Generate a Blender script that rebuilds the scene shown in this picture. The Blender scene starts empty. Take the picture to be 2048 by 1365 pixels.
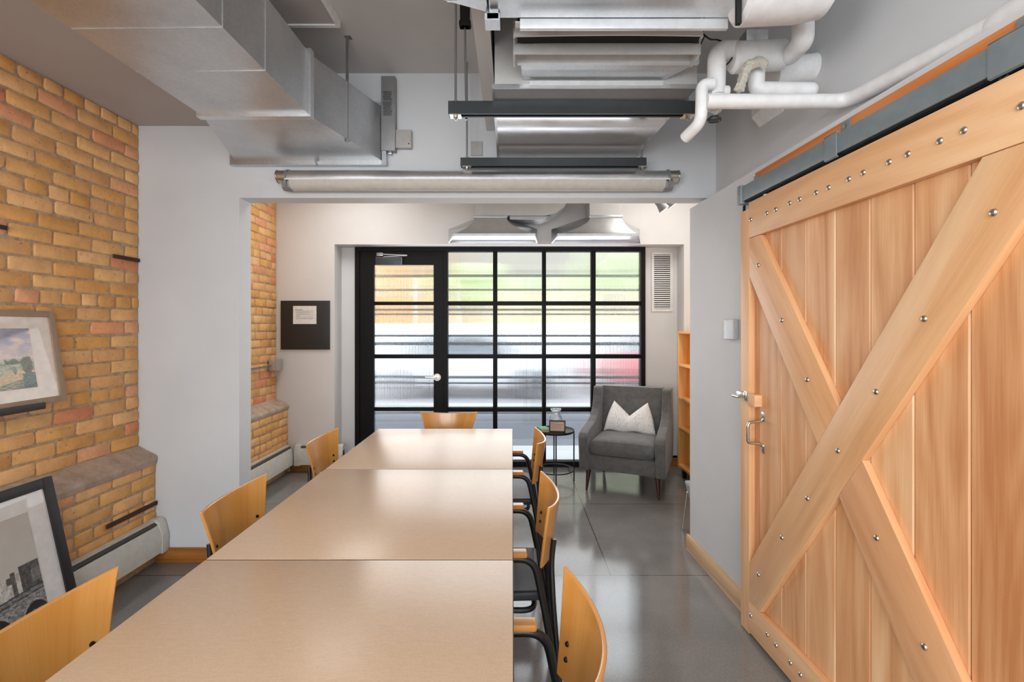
import bpy, bmesh, math, random
from mathutils import Vector, Matrix, noise

random.seed(7)
D = bpy.data
SC = bpy.context.scene
COL = SC.collection
PI = math.pi

def lin(r, g=None, b=None):
    if g is None:
        g = b = r
    f = lambda c: (c/255/12.92) if c/255 <= 0.04045 else ((c/255+0.055)/1.055)**2.4
    return (f(r), f(g), f(b), 1.0)

# ------------------------------------------------------------------ camera
cam_d = D.cameras.new('camera')
cam = D.objects.new('camera', cam_d)
COL.objects.link(cam)
cam.location = (0, 0, 1.43)
cam.rotation_euler = (PI/2, 0, 0)
cam_d.sensor_width = 36
cam_d.lens = 945/2048*36
cam_d.shift_y = -26.5/2048
cam_d.clip_start = 0.03
SC.camera = cam

# ------------------------------------------------------------------ world, lights, exposure
W = D.worlds.new('sky')
SC.world = W
W.use_nodes = True
bg = W.node_tree.nodes['Background']
bg.inputs[0].default_value = (0.86, 0.93, 1.0, 1)
bg.inputs[1].default_value = 3.1
SC.view_settings.view_transform = 'Standard'
SC.view_settings.look = 'None'
SC.view_settings.exposure = 0.0
SC.view_settings.gamma = 1.0
SC.view_settings.use_curve_mapping = False

def area(name, loc, rot, sx, sy, power, col=(1, 1, 1), spread=180):
    l = D.lights.new(name, 'AREA')
    l.shape = 'RECTANGLE'
    l.size = sx
    l.size_y = sy
    l.energy = power
    l.color = col
    l.spread = math.radians(spread)
    o = D.objects.new(name, l)
    COL.objects.link(o)
    o.location = loc
    o.rotation_euler = rot
    return o
# daylight through the window of the wall behind the camera
area('daylight_fill', (-0.45, -2.9, 1.65), (PI/2, 0, 0), 3.0, 1.7, 100, (0.94, 0.97, 1.0))
# added fill for the right wall and barn door, at an invented side window
area('daylight_fill', (-2.12, -1.55, 1.60), (PI/2, 0, -PI/2), 1.5, 1.5, 60, (0.94, 0.97, 1.0))
# added ceiling fill for the near room and the far room (panels built below)
area('ceiling_fill_light', (-0.3, -0.95, 2.90), (0, 0, 0), 1.7, 0.5, 34, (1.0, 0.97, 0.93))
area('ceiling_fill_light', (-1.45, 3.85, 2.90), (0, 0, 0), 0.6, 0.9, 11, (1.0, 0.985, 0.97))
area('ceiling_fill_light', (1.45, 3.85, 2.90), (0, 0, 0), 0.6, 0.9, 9, (1.0, 0.97, 0.93))
# daylight passing the street windows
area('daylight_fill', (-0.1, 4.83, 1.52), (-PI/2, 0, 0), 2.6, 1.4, 24, (0.95, 0.97, 1.0))

# ------------------------------------------------------------------ node helpers
class NT:
    def __init__(s, name):
        s.m = D.materials.new(name)
        s.m.use_nodes = True
        s.t = s.m.node_tree
        s.b = s.t.nodes['Principled BSDF']
        s.out = s.t.nodes['Material Output']
    def n(s, typ, **kw):
        nd = s.t.nodes.new(typ)
        for k, v in kw.items():
            if hasattr(nd, k):
                setattr(nd, k, v)
            else:
                nd.inputs[k].default_value = v
        return nd
    def l(s, a, b):
        s.t.links.new(a, b)
    def coord(s, kind='Object'):
        return s.n('ShaderNodeTexCoord').outputs[kind]
    def mapping(s, src, scale=(1, 1, 1), loc=(0, 0, 0), rot=(0, 0, 0)):
        m = s.n('ShaderNodeMapping')
        m.inputs['Scale'].default_value = scale
        m.inputs['Location'].default_value = loc
        m.inputs['Rotation'].default_value = rot
        s.l(src, m.inputs['Vector'])
        return m.outputs[0]
    def noise(s, src, scale, detail=4, rough=0.5, dist=0.0):
        m = s.n('ShaderNodeTexNoise')
        m.inputs['Scale'].default_value = scale
        m.inputs['Detail'].default_value = detail
        m.inputs['Roughness'].default_value = rough
        m.inputs['Distortion'].default_value = dist
        s.l(src, m.inputs['Vector'])
        return m.outputs['Fac']
    def ramp(s, src, stops):
        r = s.n('ShaderNodeValToRGB')
        cr = r.color_ramp
        while len(cr.elements) < len(stops):
            cr.elements.new(0.5)
        for e, (p, c) in zip(cr.elements, stops):
            e.position = p
            e.color = c
        s.l(src, r.inputs[0])
        return r.outputs[0]
    def math(s, op, a, b=None, c=None):
        m = s.n('ShaderNodeMath')
        m.operation = op
        for i, v in enumerate((a, b, c)):
            if v is None:
                continue
            if isinstance(v, (int, float)):
                m.inputs[i].default_value = v
            else:
                s.l(v, m.inputs[i])
        return m.outputs[0]
    def mix(s, fac, a, b, blend='MIX'):
        m = s.n('ShaderNodeMix')
        m.data_type = 'RGBA'
        m.blend_type = blend
        for i, v in ((0, fac), (6, a), (7, b)):
            if isinstance(v, (int, float)):
                m.inputs[i].default_value = v
            elif isinstance(v, tuple):
                m.inputs[i].default_value = v
            else:
                s.l(v, m.inputs[i])
        return m.outputs[2]
    def bump(s, h, strength=0.2, dist=0.01):
        b = s.n('ShaderNodeBump')
        b.inputs['Strength'].default_value = strength
        b.inputs['Distance'].default_value = dist
        s.l(h, b.inputs['Height'])
        s.l(b.outputs[0], s.b.inputs['Normal'])
        return b
    def set(s, **kw):
        for k, v in kw.items():
            k = k.replace('_', ' ')
            k = {'Base Color': 'Base Color', 'Roughness': 'Roughness'}.get(k, k)
            if isinstance(v, (int, float, tuple)):
                s.b.inputs[k].default_value = v
            else:
                s.l(v, s.b.inputs[k])

M = {}
def paint(name, col, rough=0.6, var=0.03, bump=0.05):
    t = NT(name)
    c = t.coord()
    n = t.noise(c, 3.0, 3)
    a = tuple(x*(1-var) for x in col[:3])+(1,)
    b = tuple(min(1, x*(1+var)) for x in col[:3])+(1,)
    t.set(Base_Color=t.ramp(n, [(0.3, a), (0.7, b)]), Roughness=rough)
    if bump:
        t.bump(t.noise(c, 160, 2), bump, 0.002)
    M[name] = t.m
    return t
def plain(name, col, rough=0.5, metal=0.0, **kw):
    t = NT(name)
    c = t.coord()
    n = t.noise(c, 25, 3)
    a = tuple(x*0.94 for x in col[:3])+(1,)
    b = tuple(min(1, x*1.06) for x in col[:3])+(1,)
    t.set(Base_Color=t.ramp(n, [(0.3, a), (0.7, b)]), Roughness=rough, Metallic=metal)
    for k, v in kw.items():
        t.b.inputs[k.replace('_', ' ')].default_value = v
    M[name] = t.m
    return t

paint('wall_white', lin(210, 212, 214))
paint('wall_far', lin(220, 218, 216))
paint('ceiling_grey', lin(200, 197, 194))
paint('soffit_grey', lin(184, 178, 175))
plain('heater_white', lin(206, 203, 195), 0.45)
plain('heater_slot', lin(70, 66, 62), 0.6)
plain('black_frame', lin(9, 8, 9), 0.5)
plain('black_metal', lin(22, 22, 23), 0.32)
plain('black_matte', lin(14, 14, 15), 0.7)
plain('strut_dark', lin(62, 66, 68), 0.42, 0.5)
plain('chrome', lin(200, 198, 192), 0.22, 1.0)
plain('steel', lin(176, 178, 180), 0.3, 1.0)
plain('pipe_white', lin(232, 232, 232), 0.5)
plain('switch_grey', lin(176, 172, 168), 0.5)
plain('ballast_grey', lin(140, 140, 140), 0.45, 0.3)
plain('paper', lin(232, 231, 228), 0.8)
plain('ink', lin(60, 60, 62), 0.8)
plain('sign_paper', lin(200, 168, 146), 0.7)
plain('book_green', lin(88, 150, 112), 0.6)
plain('book_cream', lin(216, 206, 186), 0.7)
plain('book_red', lin(120, 60, 50), 0.6)
plain('screw_dark', lin(40, 36, 34), 0.5, 0.6)
plain('grey_plastic', lin(172, 176, 178), 0.4)
plain('board_black', lin(42, 40, 40), 0.45)
plain('mat_cream', lin(236, 222, 210), 0.7, Coat_Weight=1.0, Coat_Roughness=0.03)
plain('mat_white', lin(214, 208, 204), 0.7, Coat_Weight=1.0, Coat_Roughness=0.03)
plain('frame_taupe', lin(158, 132, 108), 0.5)
plain('frame_dark', lin(24, 21, 20), 0.5)
plain('ledge_dark', lin(46, 38, 34), 0.5)
plain('mahogany', lin(62, 26, 20), 0.3)
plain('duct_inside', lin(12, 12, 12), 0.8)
plain('rag', lin(196, 190, 178), 0.9)
plain('timber_dark', lin(66, 50, 42), 0.9)
plain('clear_plastic', lin(225, 228, 235), 0.15, Transmission_Weight=0.45)
plain('lens', lin(226, 222, 214), 0.35, Transmission_Weight=0.25)
plain('table_edge', lin(36, 33, 32), 0.5)

# galvanised sheet metal
def galv(name, c0, c1, rough, bs=0.12, metal=0.92):
    t = NT(name)
    c = t.coord()
    v = t.n('ShaderNodeTexVoronoi')
    v.inputs['Scale'].default_value = 120
    t.l(c, v.inputs['Vector'])
    n = t.noise(c, 3.5, 5, 0.6)
    sp = t.math('MULTIPLY', v.outputs['Color'], 0.14)
    f = t.math('ADD', sp, t.math('MULTIPLY', n, 0.86))
    t.set(Base_Color=t.ramp(f, [(0.25, c0), (0.75, c1)]), Metallic=metal,
          Roughness=t.math('MULTIPLY_ADD', n, 0.25, rough-0.1))
    t.bump(t.noise(c, 2.2, 2), bs, 0.03)
    M[name] = t.m
galv('galvanised', lin(186, 189, 192), lin(222, 224, 226), 0.33)
galv('galvanised_smooth', lin(214, 214, 216), lin(234, 234, 236), 0.08, 0.015, 0.68)
galv('galvanised_matte', lin(196, 195, 193), lin(214, 213, 211), 0.6, 0.08, 0.45)
plain('flange_white', lin(214, 217, 219), 0.35, 0.25)
galv('galvanised_bright', lin(205, 207, 209), lin(236, 238, 240), 0.3)
plain('zinc_track', lin(138, 150, 155), 0.42, 0.35)

# polished concrete
t = NT('concrete')
c = t.coord('Object')
n1 = t.noise(c, 1.3, 6, 0.6)
n2 = t.noise(c, 90, 3, 0.7)
base = t.ramp(t.math('MULTIPLY_ADD', n2, 0.35, t.math('MULTIPLY', n1, 0.65)),
              [(0.3, lin(104, 101, 98)), (0.5, lin(124, 121, 118)), (0.72, lin(146, 143, 139))])
sx = t.n('ShaderNodeSeparateXYZ')
t.l(c, sx.inputs[0])
X, Y = sx.outputs[0], sx.outputs[1]
jx = t.math('MULTIPLY', t.math('LESS_THAN', t.math('ABSOLUTE', t.math('SUBTRACT', X, 0.57)), 0.003),
            t.math('GREATER_THAN', Y, 2.724))
ym = t.math('ABSOLUTE', t.math('SUBTRACT', t.math('MODULO', t.math('ADD', Y, 9.442), 1.106), 0.0))
jy = t.math('LESS_THAN', ym, 0.005)
jj = t.math('MAXIMUM', jx, jy)
t.set(Base_Color=t.mix(jj, base, lin(52, 50, 48)),
      Roughness=t.math('MULTIPLY_ADD', n1, 0.12, 0.07))
t.b.inputs['Specular IOR Level'].default_value = 0.75
t.bump(n2, 0.03, 0.002)
M['concrete'] = t.m

# brick faces: colour attribute per brick with pits
t = NT('brick')
c = t.coord()
at = t.n('ShaderNodeAttribute')
at.attribute_name = 'tint'
n = t.noise(c, 14, 5, 0.65)
n2 = t.noise(c, 60, 4, 0.7)
k = t.ramp(n, [(0.3, (0.84, 0.82, 0.80, 1)), (0.7, (1.1, 1.08, 1.05, 1))])
cc = t.mix(1.0, at.outputs['Color'], k, 'MULTIPLY')
pit = t.ramp(n2, [(0.30, (1, 1, 1, 1)), (0.37, (0, 0, 0, 1))])
cc = t.mix(t.math('MULTIPLY', pit, 0.75), cc, lin(92, 64, 40))
t.set(Base_Color=cc, Roughness=0.85)
t.bump(t.math('ADD', t.math('MULTIPLY', n, 0.7), n2), 0.45, 0.006)
M['brick'] = t.m
t = NT('mortar')
c = t.coord()
n = t.noise(c, 30, 5, 0.7)
t.set(Base_Color=t.ramp(n, [(0.3, lin(158, 130, 102)), (0.7, lin(206, 178, 146))]), Roughness=0.95)
t.bump(n, 0.5, 0.01)
M['mortar'] = t.m
t = NT('ledge_mortar')
c = t.coord()
n = t.noise(c, 12, 6, 0.7)
t.set(Base_Color=t.ramp(n, [(0.3, lin(160, 138, 120)), (0.7, lin(204, 182, 162))]), Roughness=0.9)
t.bump(n, 0.4, 0.01)
M['ledge_mortar'] = t.m

# wood, grain along UV.x
def wood(name, dark, mid, light, rough=0.35, coat=0.0, ring=1.0, tint=True, ycol=9.0):
    t = NT(name)
    uv = t.coord('UV')
    nb = t.noise(t.mapping(uv, (0.55, ycol, 1)), 1.5, 4, 0.5, 0.5)
    nr = t.noise(t.mapping(uv, (0.42, ycol*0.6, 1), (3.1, 7.7, 0)), 1.2, 1, 0.4, 0.3)
    rings = t.math('SINE', t.math('MULTIPLY', nr, 62.0*ring))
    fine = t.noise(t.mapping(uv, (5, 260, 1)), 1.0, 3, 0.6)
    f = t.math('ADD', t.math('MULTIPLY', nb, 0.80), t.math('MULTIPLY', rings, 0.028))
    f = t.math('ADD', f, t.math('MULTIPLY', fine, 0.20))
    col = t.ramp(f, [(0.34, dark), (0.50, mid), (0.66, light)])
    if tint:
        at = t.n('ShaderNodeAttribute')
        at.attribute_name = 'tint'
        col = t.mix(1.0, col, at.outputs['Color'], 'MULTIPLY')
    t.set(Base_Color=col, Roughness=rough)
    t.b.inputs['Coat Weight'].default_value = coat
    t.b.inputs['Coat Roughness'].default_value = 0.15
    t.bump(fine, 0.06, 0.002)
    M[name] = t.m
wood('alder', lin(202, 142, 94), lin(228, 177, 130), lin(242, 204, 162), 0.42, ycol=7)
wood('alder_face', lin(220, 164, 114), lin(236, 186, 138), lin(246, 206, 162), 0.42, ycol=5)
wood('oak_trim', lin(146, 92, 40), lin(172, 112, 52), lin(190, 130, 66), 0.4, ycol=14)
wood('maple_trim', lin(198, 154, 108), lin(222, 182, 136), lin(236, 202, 160), 0.4, ycol=14)
wood('veneer', lin(202, 134, 58), lin(216, 150, 74), lin(228, 168, 94), 0.28, 0.5, tint=False, ycol=5, ring=0.6)
wood('shelf_pine', lin(226, 150, 70), lin(242, 172, 90), lin(250, 196, 122), 0.45, tint=False)
wood('backing_wood', lin(186, 96, 40), lin(208, 122, 58), lin(222, 140, 76), 0.45, tint=False)

t = NT('laminate')
c = t.coord()
n = t.noise(c, 220, 3, 0.8)
n2 = t.noise(t.mapping(c, (1, 6, 1)), 40, 3)
t.set(Base_Color=t.ramp(t.math('MULTIPLY_ADD', n2, 0.35, t.math('MULTIPLY', n, 0.65)),
      [(0.3, lin(197, 167, 139)), (0.7, lin(209, 181, 153))]), Roughness=0.27)
t.b.inputs['Specular IOR Level'].default_value = 0.55
M['laminate'] = t.m

def fabric(name, a, b, scale=260):
    t = NT(name)
    c = t.coord()
    n = t.noise(c, scale, 2, 0.8)
    n3 = t.noise(c, 18, 3)
    t.set(Base_Color=t.ramp(t.math('MULTIPLY_ADD', n3, 0.3, t.math('MULTIPLY', n, 0.7)),
          [(0.35, a), (0.65, b)]), Roughness=0.92)
    t.b.inputs['Sheen Weight'].default_value = 0.25
    t.bump(n, 0.35, 0.002)
    M[name] = t.m
fabric('tweed', lin(66, 64, 62), lin(108, 106, 104))
fabric('seat_navy', lin(26, 30, 36), lin(44, 50, 58), 120)
M['seat_navy'].node_tree.nodes['Principled BSDF'].inputs['Roughness'].default_value = 0.45
t = NT('pillow_white')
c = t.coord()
v = t.n('ShaderNodeTexVoronoi')
v.feature = 'DISTANCE_TO_EDGE'
v.inputs['Scale'].default_value = 1.0
t.l(t.mapping(c, (45, 45, 70)), v.inputs['Vector'])
e = t.ramp(v.outputs['Distance'], [(0.0, (0, 0, 0, 1)), (0.12, (1, 1, 1, 1))])
t.set(Base_Color=t.mix(e, lin(196, 192, 188), lin(232, 229, 226)), Roughness=0.85)
t.bump(e, 0.2, 0.002)
M['pillow_white'] = t.m

# vertically reeded glass
t = NT('reeded_glass')
for nd in (t.b,):
    t.t.nodes.remove(nd)
c = t.coord()
sx = t.n('ShaderNodeSeparateXYZ')
t.l(c, sx.inputs[0])
wob = t.noise(t.mapping(c, (9, 0, 1.0)), 1.0, 1)
ph = t.math('ADD', t.math('MULTIPLY', sx.outputs[0], 2*PI/0.012), t.math('MULTIPLY', wob, 3.0))
h = t.math('SINE', ph)
bp = t.n('ShaderNodeBump')
bp.inputs['Strength'].default_value = 1.0
bp.inputs['Distance'].default_value = 0.0011
t.l(h, bp.inputs['Height'])
g = t.n('ShaderNodeBsdfGlass')
g.inputs['IOR'].default_value = 1.35
g.inputs['Roughness'].default_value = 0.03
g.inputs['Color'].default_value = (0.97, 0.99, 0.985, 1)
t.l(bp.outputs[0], g.inputs['Normal'])
tr = t.n('ShaderNodeBsdfTransparent')
mx = t.n('ShaderNodeMixShader')
mx.inputs[0].default_value = 0.12
t.l(g.outputs[0], mx.inputs[1])
t.l(tr.outputs[0], mx.inputs[2])
t.l(mx.outputs[0], t.out.inputs['Surface'])
M['reeded_glass'] = t.m
t = NT('clear_glass')
t.t.nodes.remove(t.b)
g = t.n('ShaderNodeBsdfGlass')
g.inputs['IOR'].default_value = 1.45
g.inputs['Roughness'].default_value = 0.0
tr = t.n('ShaderNodeBsdfTransparent')
mx = t.n('ShaderNodeMixShader')
mx.inputs[0].default_value = 0.45
t.l(g.outputs[0], mx.inputs[1])
t.l(tr.outputs[0], mx.inputs[2])
t.l(mx.outputs[0], t.out.inputs['Surface'])
M['clear_glass'] = t.m
def emit(name, col, s):
    t = NT(name)
    t.b.inputs['Base Color'].default_value = col
    t.b.inputs['Emission Color'].default_value = col
    t.b.inputs['Emission Strength'].default_value = s
    M[name] = t.m
emit('lamp_glow', (1, 0.95, 0.86, 1), 1.6)
# artwork: colour attribute printed on paper behind glazing
t = NT('print')
at = t.n('ShaderNodeAttribute')
at.attribute_name = 'tint'
t.set(Base_Color=at.outputs['Color'], Roughness=0.6)
t.b.inputs['Coat Weight'].default_value = 1.0
t.b.inputs['Coat Roughness'].default_value = 0.03
M['print'] = t.m
M['black_frame'].node_tree.nodes['Principled BSDF'].inputs['Specular IOR Level'].default_value = 0.2
# outdoors
for nm, cl in (('render_white', (238, 240, 244)), ('render_cream', (232, 216, 182)), ('render_orange', (216, 158, 104)),
               ('render_grey', (172, 164, 156)), ('asphalt', (104, 106, 114)), ('forecourt', (176, 172, 176)), ('walkway', (206, 206, 208)),
               ('kerb', (200, 200, 200)), ('car_red', (206, 112, 112)), ('car_silver', (232, 232, 238)),
               ('car_glass', (120, 124, 132)), ('tyre', (60, 60, 62)), ('render_green', (212, 222, 182)),
               ('leaf', (204, 218, 166)), ('bark', (92, 74, 60))):
    plain(nm, lin(*cl), 0.35 if 'car' in nm else 0.8)

# ------------------------------------------------------------------ mesh builder
WM = {}      # world matrices of things at build time
def wm(o):
    if o is None:
        return Matrix.Identity(4)
    return WM[o.name]

class MB:
    def __init__(s):
        s.bm = bmesh.new()
        s.uv = s.bm.loops.layers.uv.new('UVMap')
        s.tc = s.bm.loops.layers.float_color.new('tint')
    def _paint(s, faces, col):
        for f in faces:
            for l in f.loops:
                l[s.tc] = col
    def face(s, pts, col=(1, 1, 1, 1), uv=None):
        vs = [s.bm.verts.new(p) for p in pts]
        f = s.bm.faces.new(vs)
        for i, l in enumerate(f.loops):
            l[s.tc] = col
            if uv:
                l[s.uv].uv = uv[i]
        return f
    def box(s, a, b, bev=0.0, mat=None, col=(1, 1, 1, 1), grain=None, seg=2):
        a, b = Vector(a), Vector(b)
        lo = Vector((min(a.x, b.x), min(a.y, b.y), min(a.z, b.z)))
        hi = Vector((max(a.x, b.x), max(a.y, b.y), max(a.z, b.z)))
        sz = hi-lo
        g = grain if grain is not None else max(range(3), key=lambda i: sz[i])
        t = bmesh.new()
        bmesh.ops.create_cube(t, size=1.0)
        for v in t.verts:
            v.co = Vector(((v.co.x+0.5)*sz.x, (v.co.y+0.5)*sz.y, (v.co.z+0.5)*sz.z))+lo
        if bev > 0:
            bev = min(bev, 0.49*min(sz))
            bmesh.ops.bevel(t, geom=t.edges[:], offset=bev, segments=seg, affect='EDGES', profile=0.6)
        off = (random.random()*7, random.random()*7)
        s._merge(t, mat, col, g, off)
    def _merge(s, t, mat=None, col=(1, 1, 1, 1), g=0, off=(0, 0)):
        t.normal_update()
        mp = {}
        oc = {}
        for v in t.verts:
            mp[v] = s.bm.verts.new(mat @ v.co if mat is not None else v.co)
        ot = [i for i in range(3) if i != g]
        for f in t.faces:
            try:
                nf = s.bm.faces.new([mp[v] for v in f.verts])
            except ValueError:
                continue
            n = f.normal
            k = max(ot, key=lambda i: -abs(n[i]))
            if abs(n[g]) > 0.8:
                k = ot[0]
            for l, ol in zip(nf.loops, f.loops):
                co = ol.vert.co
                l[s.tc] = col
                if abs(n[g]) > 0.8:
                    l[s.uv].uv = (co[ot[0]]*0.2+off[0], co[ot[1]]+off[1])
                else:
                    l[s.uv].uv = (co[g]+off[0], co[k]+off[1])
        t.free()
    def prism(s, poly, h0, h1, axis='z', bev=0.0, col=(1, 1, 1, 1), mat=None, grain=0, seg=2):
        """poly is a list of 2-D points; extruded from h0 to h1 along axis. axis x: (y,z); y: (x,z); z: (x,y)"""
        def P(p, h):
            return Vector((h, p[0], p[1])) if axis == 'x' else Vector((p[0], h, p[1])) if axis == 'y' else Vector((p[0], p[1], h))
        t = bmesh.new()
        va = [t.verts.new(P(p, h0)) for p in poly]
        vb = [t.verts.new(P(p, h1)) for p in poly]
        t.faces.new(va)
        t.faces.new(vb[::-1])
        n = len(poly)
        for i in range(n):
            t.faces.new([va[i], vb[i], vb[(i+1) % n], va[(i+1) % n]])
        bmesh.ops.recalc_face_normals(t, faces=t.faces[:])
        if bev > 0:
            bmesh.ops.bevel(t, geom=t.edges[:], offset=bev, segments=seg, affect='EDGES', profile=0.6)
        s._merge(t, mat, col, grain, (random.random()*5, random.random()*5))
    def tube(s, pts, r, seg=12, caps=True, closed=False, smooth=0, radii=None):
        pts = [Vector(p) for p in pts]
        if smooth:
            q = []
            n = len(pts)
            for i in range(n-1):
                p0 = pts[max(i-1, 0)]; p1 = pts[i]; p2 = pts[i+1]; p3 = pts[min(i+2, n-1)]
                for k in range(smooth):
                    u = k/smooth
                    q.append(0.5*((2*p1)+(p2-p0)*u+(2*p0-5*p1+4*p2-p3)*u*u+(3*p1-p0-3*p2+p3)*u**3))
            q.append(pts[-1])
            pts = q
        n = len(pts)
        rings = []
        up = None
        for i in range(n):
            if closed:
                d = pts[(i+1) % n]-pts[i-1]
            else:
                d = pts[min(i+1, n-1)]-pts[max(i-1, 0)]
            d.normalize()
            if up is None:
                up = Vector((0, 0, 1)) if abs(d.z) < 0.9 else Vector((0, 1, 0))
            x = d.cross(up)
            if x.length < 1e-4:
                x = d.cross(Vector((1, 0.1, 0)))
            x.normalize()
            y = x.cross(d).normalized()
            up = y
            rr = radii[i] if radii else r
            rings.append([s.bm.verts.new(pts[i]+x*math.cos(a)*rr+y*math.sin(a)*rr) for a in [2*PI*k/seg for k in range(seg)]])
        m = n if closed else n-1
        for i in range(m):
            A, B = rings[i], rings[(i+1) % n]
            for k in range(seg):
                f = s.bm.faces.new([A[k], A[(k+1) % seg], B[(k+1) % seg], B[k]])
                for l in f.loops:
                    l[s.tc] = (1, 1, 1, 1)
        if caps and not closed:
            s.bm.faces.new(rings[0])
            s.bm.faces.new(rings[-1][::-1])
    def cyl(s, p0, p1, r, r1=None, seg=20):
        s.tube([p0, p1], r, seg, radii=[r, r if r1 is None else r1])
    def bent(s, pts, r, br, seg=14, caps=True):
        """tube through pts with rounded corners of radius br"""
        pts = [Vector(p) for p in pts]
        out = [pts[0]]
        for i in range(1, len(pts)-1):
            a, b, c = pts[i-1], pts[i], pts[i+1]
            d1 = (a-b); d2 = (c-b)
            k = min(br, d1.length*0.48, d2.length*0.48)
            p = b+d1.normalized()*k
            q = b+d2.normalized()*k
            for j in range(7):
                u = j/6
                out.append(p*(1-u)**2+b*2*u*(1-u)+q*u*u)
        out.append(pts[-1])
        s.tube(out, r, seg, caps)
    def lathe(s, prof, c=(0, 0, 0), seg=32, cap0=True, cap1=True):
        c = Vector(c)
        rings = []
        for r, z in prof:
            rings.append([s.bm.verts.new(c+Vector((r*math.cos(2*PI*k/seg), r*math.sin(2*PI*k/seg), z))) for k in range(seg)])
        for i in range(len(rings)-1):
            for k in range(seg):
                s.bm.faces.new([rings[i][k], rings[i][(k+1) % seg], rings[i+1][(k+1) % seg], rings[i+1][k]])
        if cap0:
            s.bm.faces.new(rings[0][::-1])
        if cap1:
            s.bm.faces.new(rings[-1])
    def grid(s, fn, nu, nv, uvfn=None, colfn=None, flip=False):
        V = [[s.bm.verts.new(fn(i/nu, j/nv)) for j in range(nv+1)] for i in range(nu+1)]
        for i in range(nu):
            for j in range(nv):
                idx = [(i, j), (i+1, j), (i+1, j+1), (i, j+1)]
                if flip:
                    idx = idx[::-1]
                f = s.bm.faces.new([V[a][b] for a, b in idx])
                for l, (a, b) in zip(f.loops, idx):
                    l[s.tc] = colfn(a/nu, b/nv) if colfn else (1, 1, 1, 1)
                    if uvfn:
                        l[s.uv].uv = uvfn(a/nu, b/nv)
        return V
    def sheet(s, fn, th, nu, nv, uvfn=None):
        """closed sheet: fn(u,v)->(point, normal)"""
        A = s.grid(lambda u, v: fn(u, v)[0]+fn(u, v)[1]*th/2, nu, nv, uvfn)
        B = s.grid(lambda u, v: fn(u, v)[0]-fn(u, v)[1]*th/2, nu, nv, uvfn, flip=True)
        def strip(a, b):
            for i in range(len(a)-1):
                f = s.bm.faces.new([a[i], b[i], b[i+1], a[i+1]])
                for l in f.loops:
                    l[s.tc] = (1, 1, 1, 1)
        strip(A[0], B[0]); strip(A[-1][::-1], B[-1][::-1])
        strip([r[0] for r in A][::-1], [r[0] for r in B][::-1]); strip([r[-1] for r in A], [r[-1] for r in B])
    def build(s, name, mat, parent=None, label=None, smooth=True, angle=35, recalc=True, mod=None):
        if recalc:
            bmesh.ops.recalc_face_normals(s.bm, faces=s.bm.faces[:])
        inv = wm(parent).inverted()
        co = [v.co for v in s.bm.verts]
        if parent is None:
            lo = Vector((min(c.x for c in co), min(c.y for c in co), min(c.z for c in co)))
            hi = Vector((max(c.x for c in co), max(c.y for c in co), max(c.z for c in co)))
            org = Vector(((lo.x+hi.x)/2, (lo.y+hi.y)/2, lo.z))
            if name in ('floor',):
                org = Vector((0, 0, 0))
            inv = Matrix.Translation(-org)
        s.bm.transform(inv)
        me = D.meshes.new(name)
        s.bm.to_mesh(me)
        s.bm.free()
        if smooth:
            me.polygons.foreach_set('use_smooth', [True]*len(me.polygons))
            me.set_sharp_from_angle(angle=math.radians(angle))
        me.materials.append(M[mat] if isinstance(mat, str) else mat)
        o = D.objects.new(name, me)
        COL.objects.link(o)
        if parent is not None:
            o.parent = parent
            WM[o.name] = wm(parent)
        else:
            o.location = org
            WM[o.name] = Matrix.Translation(org)
        if label:
            o['label'] = label
        return o

def tag(o, label, cat, group=None, kind=None):
    o['label'] = label
    o['category'] = cat
    if group:
        o['group'] = group
    if kind:
        o['kind'] = kind
    return o
def thing(name, label, cat, loc=(0, 0, 0), rz=0, group=None):
    o = D.objects.new(name, None)
    o.empty_display_size = 0.1
    COL.objects.link(o)
    o.location = loc
    o.rotation_euler = (0, 0, rz)
    WM[o.name] = Matrix.Translation(loc) @ Matrix.Rotation(rz, 4, 'Z')
    return tag(o, label, cat, group)
def struct(mb, name, mat, parent=None, **kw):
    o = mb.build(name, mat, parent, **kw)
    if parent is None:
        o['kind'] = 'structure'
    return o
def kids(o):
    return [c for c in D.objects if c.parent == o]
def dup(root, loc, rz, label, group=None):
    r = root.copy(); COL.objects.link(r)
    r.location = loc; r.rotation_euler = (0, 0, rz)
    r['label'] = label
    if group:
        r['group'] = group
    for ch in kids(root):
        c = ch.copy(); COL.objects.link(c); c.parent = r
        for g in kids(ch):
            d = g.copy(); COL.objects.link(d); d.parent = c
    return r
def L(mb, m):
    """apply a thing's matrix: lets the parts be drawn in local coordinates"""
    mb.bm.transform(m)
    return mb
def jit(c, a=0.05):
    k = 1+random.uniform(-a, a)
    return (c[0]*k, c[1]*k, c[2]*k, 1)

# ------------------------------------------------------------------ room constants
YP0, YP1 = 2.89, 3.018        # partition
YF, YG = 4.70, 4.90           # far wall, window plane
ZC = 2.987
def xl(y): return -2.281+0.0127*(y-2.89)
def xr(y): return 1.2664-0.0413*y
def xu(y): return 1.367-0.0413*y

# floor and ceiling
mb = MB()
mb.box((-2.7, -3.2, -0.12), (2.2, 4.95, 0))
struct(mb, 'floor', 'concrete')
mb = MB()
mb.box((-2.7, -3.2, ZC), (2.2, 5.0, ZC+0.1))
struct(mb, 'ceiling', 'ceiling_grey')
# soffit along the brick wall
mb = MB()
mb.prism([(-2.40, -3.0), (-1.565, -3.0), (-1.488, 2.25), (-1.705, 2.889), (-2.40, 2.889)], 2.665, ZC-0.001, 'z')
struct(mb, 'trim_soffit', 'soffit_grey')
# shallow white chase beside the ducts on the ceiling
mb = MB()
mb.box((-0.155, 1.2, 2.635), (-0.088, 2.889, ZC-0.001))
struct(mb, 'trim_chase', 'wall_white')

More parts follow.
